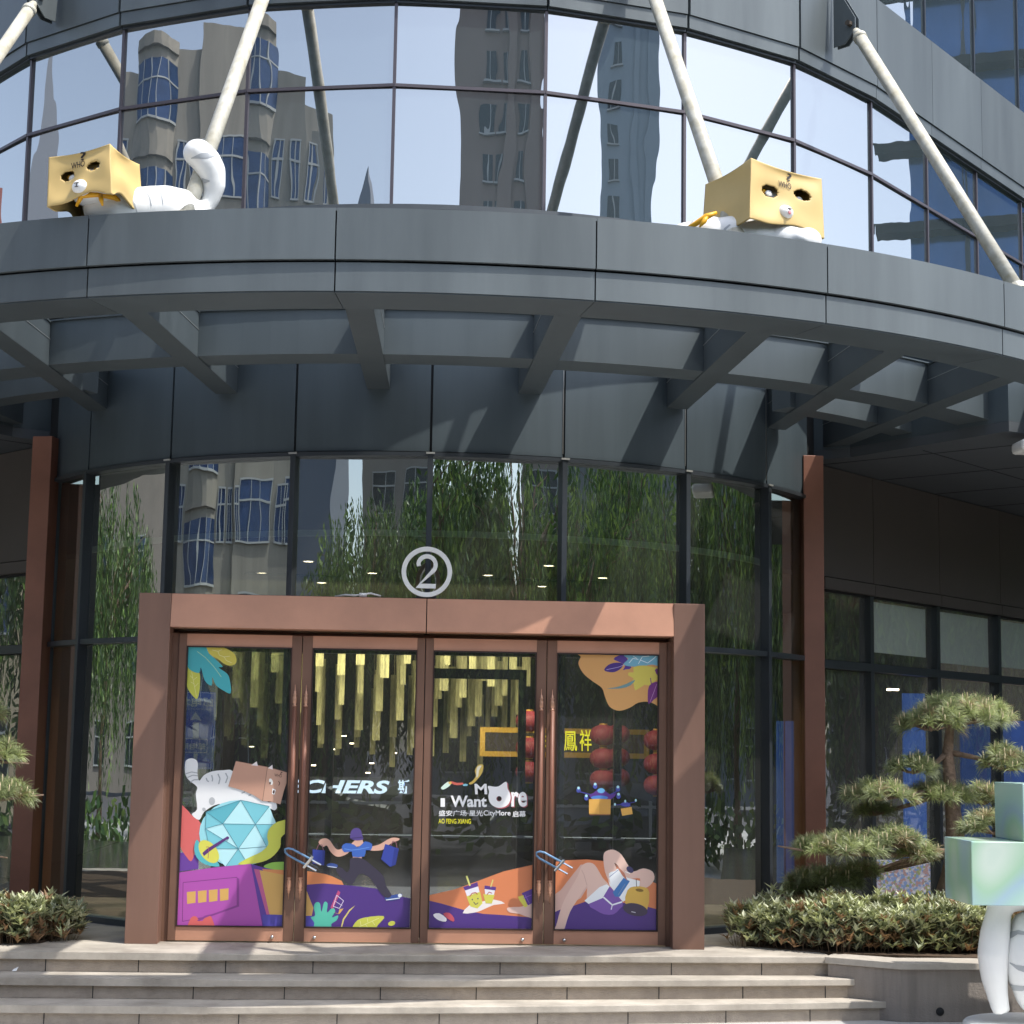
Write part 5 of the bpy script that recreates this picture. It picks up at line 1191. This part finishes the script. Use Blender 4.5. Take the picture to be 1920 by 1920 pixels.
# road sign across the street
DSB = mat('road_sign_blue', '#2a62d8', .4); RSW = mat('road_sign_white', '#dfe6ea', .5)
Yr = -19.6
def mir(px, py):
    """point on the plane y = Yr that the door glass mirrors towards pixel (px, py)"""
    d = ray(px, py); t = (DY-CC[1])/d[1]; h_ = CC+d*t; r_ = Vector((d[0], -d[1], d[2])); s = (Yr-DY)/r_.y; return Vector(h_)+r_*s
a = mir(335, 1297); b = mir(398, 1442); x0, x1, z1, z0 = a.x, b.x, a.z, b.z
rs = empty('road_sign', ((x0+x1)/2, Yr, GZ), 'blue road sign with white arrow mirrored in the left door glass', 'sign')
rel(MB().box(((x0+x1)/2, Yr-.03, (z0+z1)/2), (x1-x0, .04, z1-z0)).build('board', DSB), rs)
m = MB()
W_, H_ = x1-x0, z1-z0
def sp(u, v): return (x0+W_*u, Yr-.008, z0+H_*v)    # u from x0; reader faces -Y so u runs right to left for him
def q4(u0, v0, u1, v1): m.add([sp(u0, v0), sp(u1, v0), sp(u1, v1), sp(u0, v1)], [(0, 1, 2, 3)])
for t in (.012,): q4(.02, .01, .98, .018); q4(.02, .982, .98, .99); q4(.02, .018, .036, .982); q4(.964, .018, .98, .982)
q4(.43, .40, .57, .60); m.add([sp(.5, .735), sp(.36, .62), sp(.5, .64), sp(.64, .62)], [(0, 1, 2), (0, 2, 3)]); q4(.45, .05, .55, .2)
q4(.02, .385, .8, .395); q4(.02, .21, .8, .22); q4(.79, .22, .80, .385)
rd = Vector((-1, 0, 0))
text_fit(m, '邮电北', Vector(sp(.94, .80)), Vector((-W_*.88, 0, 0)), Vector((0, 0, H_*.13)), .02)
text_fit(m, 'YOUDIAN BEIJIE', Vector(sp(.92, .755)), Vector((-W_*.85, 0, 0)), Vector((0, 0, H_*.028)), .0)
text_fit(m, '邮电南', Vector(sp(.75, .25)), Vector((-W_*.6, 0, 0)), Vector((0, 0, H_*.09)), .02)
rel(m.build('lettering', RSW), rs)
rel(MB().tube([((x0+x1)/2, Yr-.12, GZ), ((x0+x1)/2, Yr-.12, z1+.1)], .05, 12).build('post', PIPE), rs)
# weeping willows
WG = [leafmat('willow_leaf', '#506e3c', '#6c8c3c'), leafmat('willow_leaf_light', '#7c9854', '#98b454'), leafmat('willow_leaf_dark', '#34502c', '#4c6a2e')]
def willow_mesh(rn, h, r):
    m = MB(); tk = MB(); tk.smooth = True
    tk.tube([(0, 0, 0), (.1, .05, h*.25), (-.05, 0, h*.5), (0, 0, h*.85)], [.16, .13, .1, .05], 10)
    cl_ = [(rn.uniform(0, 2*pi), r*sqrt(rn.random()), rn.uniform(.45, 1.0)) for _ in range(46)]
    for i in range(760):
        ca, cr, cz_ = rn.choice(cl_); x, y = cr*cos(ca)+rn.gauss(0, .22), cr*sin(ca)+rn.gauss(0, .22); q_ = min(r, sqrt(x*x+y*y)); zt = h*(.60+.40*sqrt(max(0, 1-(q_/r)**2)))*rn.uniform(.80, 1)
        ln = rn.uniform(.55, 1.0)*zt*.92*cz_; n_ = int(ln/.13)
        if i % 24 == 0: tk.tube([(0, 0, h*.5), (x*.6, y*.6, zt*.95), (x, y, zt)], [.045, .025, .008], 5, False)
        dx, dy = rn.uniform(-.25, .25), rn.uniform(-.25, .25); mi = rn.choice((0, 0, 0, 1, 2, 2, 2))
        for k in range(n_):
            t = k/n_; p = Vector((x+dx*t, y+dy*t, zt-ln*t)); m.mi = mi if rn.random() < .7 else rn.choice((0, 1, 2))
            d = Vector((rn.uniform(-.6, .6), rn.uniform(-.6, .6), -1)).normalized(); s = d.orthogonal().normalized(); s = (Matrix.Rotation(rn.uniform(0, 6.28), 3, d) @ s)*.03; L_ = rn.uniform(.16, .28)
            m.add([p, p+d*L_*.5+s, p+d*L_, p+d*L_*.5-s], [(0, 1, 2, 3)])
    return m, tk
rn = random.Random(21); protos = []
for i in range(3):
    m, tk = willow_mesh(rn, 8.6, 3.3); protos.append((m.mesh('crown', WG), tk.mesh('trunk', BARK)))
wl = [(-17, 26), (-9, 24), (0, 25.5), (8, 24), (17, 25), (26, 24), (35, 23), (44, 22), (53, 21), (62, 20), (72, 19), (82, 19), (93, 20), (-88, 23), (-97, 19), (12, 31), (31, 31), (-4, 31), (50, 29), (68, 27), (101, 17), (109, 19), (118, 24)]
ords = 'first second third fourth fifth sixth seventh eighth ninth tenth eleventh twelfth thirteenth fourteenth fifteenth sixteenth seventeenth eighteenth nineteenth twentieth x x x'.split()
for i, (az, r) in enumerate(wl):
    c = azp(az, r); e = empty('willow_tree', (c.x, c.y, GZ), 'weeping willow with long hanging green strands mirrored in the glass', 'tree', 'willows across the street mirrored in the glass', rz=rn.uniform(0, 6))
    s = rn.uniform(.78, 1.10); e.scale = (s, s, s)
    for me, nm in zip(protos[i % 3], ('crown', 'trunk')):
        o = bpy.data.objects.new(nm, me); COL.objects.link(o); o.parent = e
# low town buildings closing the far side of the street
for k, (a0, a1, r, h_, c_, nm) in enumerate(((-19, -2, 60, 13, '#8d8a84', 'grey'), (0, 16, 58, 11, '#7f868c', 'slate'), (18, 35, 60, 14, '#9a9088', 'beige'), (38, 56, 55, 12, '#84888a', 'pale grey'), (60, 78, 52, 13, '#8e8378', 'sandy'), (82, 100, 48, 12, '#787f86', 'blue grey'), (104, 113, 46, 11, '#8a8580', 'warm grey'), (-134, -113, 48, 14, '#7d7a76', 'dark'), (-100, -72, 55, 12, '#86807a', 'drab'))):
    g_ = empty('shop_building', tuple(azp((a0+a1)/2, r))+(GZ,), 'low %s building behind the willows across the street' % nm, 'building')
    facade(azp(a0, r), azp(a1, r), GZ, h_, g_, [(.1+.16*j, 1.6, 'n') for j in range(6)], mat('render_%s' % nm.replace(' ', '_'), c_, .9, 0, .1, .6))
# dark shrubs along the far kerb
m = MB(); rb_ = random.Random(8)
for i in range(5200):
    a = rb_.uniform(-125, 125); r = rb_.uniform(20.6, 22.4) if abs(a) < 60 else rb_.uniform(15.5, 17.5); c = azp(a, r); z = GZ+rb_.uniform(.05, 1.0)*rb_.uniform(.6, 1.15)
    d = Vector((rb_.uniform(-1, 1), rb_.uniform(-1, 1), rb_.uniform(-.2, 1))).normalized(); s = d.orthogonal().normalized()*rb_.uniform(.07, .13); L_ = rb_.uniform(.2, .4); p = Vector((c.x, c.y, z)); m.mi = rb_.choice((0, 0, 1, 2, 2))
    m.add([p, p+d*L_*.5+s, p+d*L_, p+d*L_*.5-s], [(0, 1, 2, 3)])
tag(m.build('shrub_belt', WG), 'dark green shrubs along the far side of the street', 'shrubs', kind='stuff')
# white street fence and kerb across the road
fe = empty('street_fence', (0, -21.5, GZ), 'low pale fence along the far side of the road', 'fence')
for x0 in range(-16, 18, 2):
    rel(MB().box((x0, -21.5, GZ+.5), (.06, .06, 1.0)).build('post', WHITE), fe)
for z in (.35, .9): rel(MB().box((0, -21.5, GZ+z), (34, .04, .05)).build('rail', WHITE), fe)
# parked car across the street
def car(c, rz, col, lab):
    e = empty('parked_car', (c[0], c[1], GZ-.13), lab, 'car', rz=rz)
    prof = [(-2.2, .35), (-2.25, .75), (-1.9, .92), (-1.35, .98), (-.75, 1.42), (.55, 1.46), (1.25, 1.02), (2.0, .88), (2.25, .65), (2.25, .35)]
    m = MB(); n = len(prof); vs = [(x, -.85 if z < 1 else -.68, z) for x, z in prof]+[(x, .85 if z < 1 else .68, z) for x, z in prof]
    m.add(vs, [tuple(range(n)), tuple(range(2*n-1, n-1, -1))]+[(i, n+i, n+(i+1) % n, (i+1) % n) for i in range(n)]); m.build('body', mat('car_'+col.strip('#'), col, .2, .3, coat=1), e, bevel=.05)
    for s in (-1, 1):
        m = MB(); y = .80*s; m.add([(-1.15, y, 1.0), (-.7, .70*s, 1.36), (.5, .70*s, 1.38), (1.05, y, 1.02)], [(0, 1, 2, 3)]); m.build('side_window', WDK, e)
    for x in (-1.35, 1.4):
        for y in (-.8, .8):
            m = MB(); m.smooth = True; m.tube([(x, y-.1, .32), (x, y+.1, .32)], .32, 20); m.build('wheel', mat('tyre_rubber', '#1a1a1a', .8), e)
car((-2.6, -23.4), 0, '#2a2d33', 'dark car parked across the road, mirrored in the second door')
car((3.4, -23.4), pi, '#8f9499', 'silver car parked across the road, mirrored in the right doors')
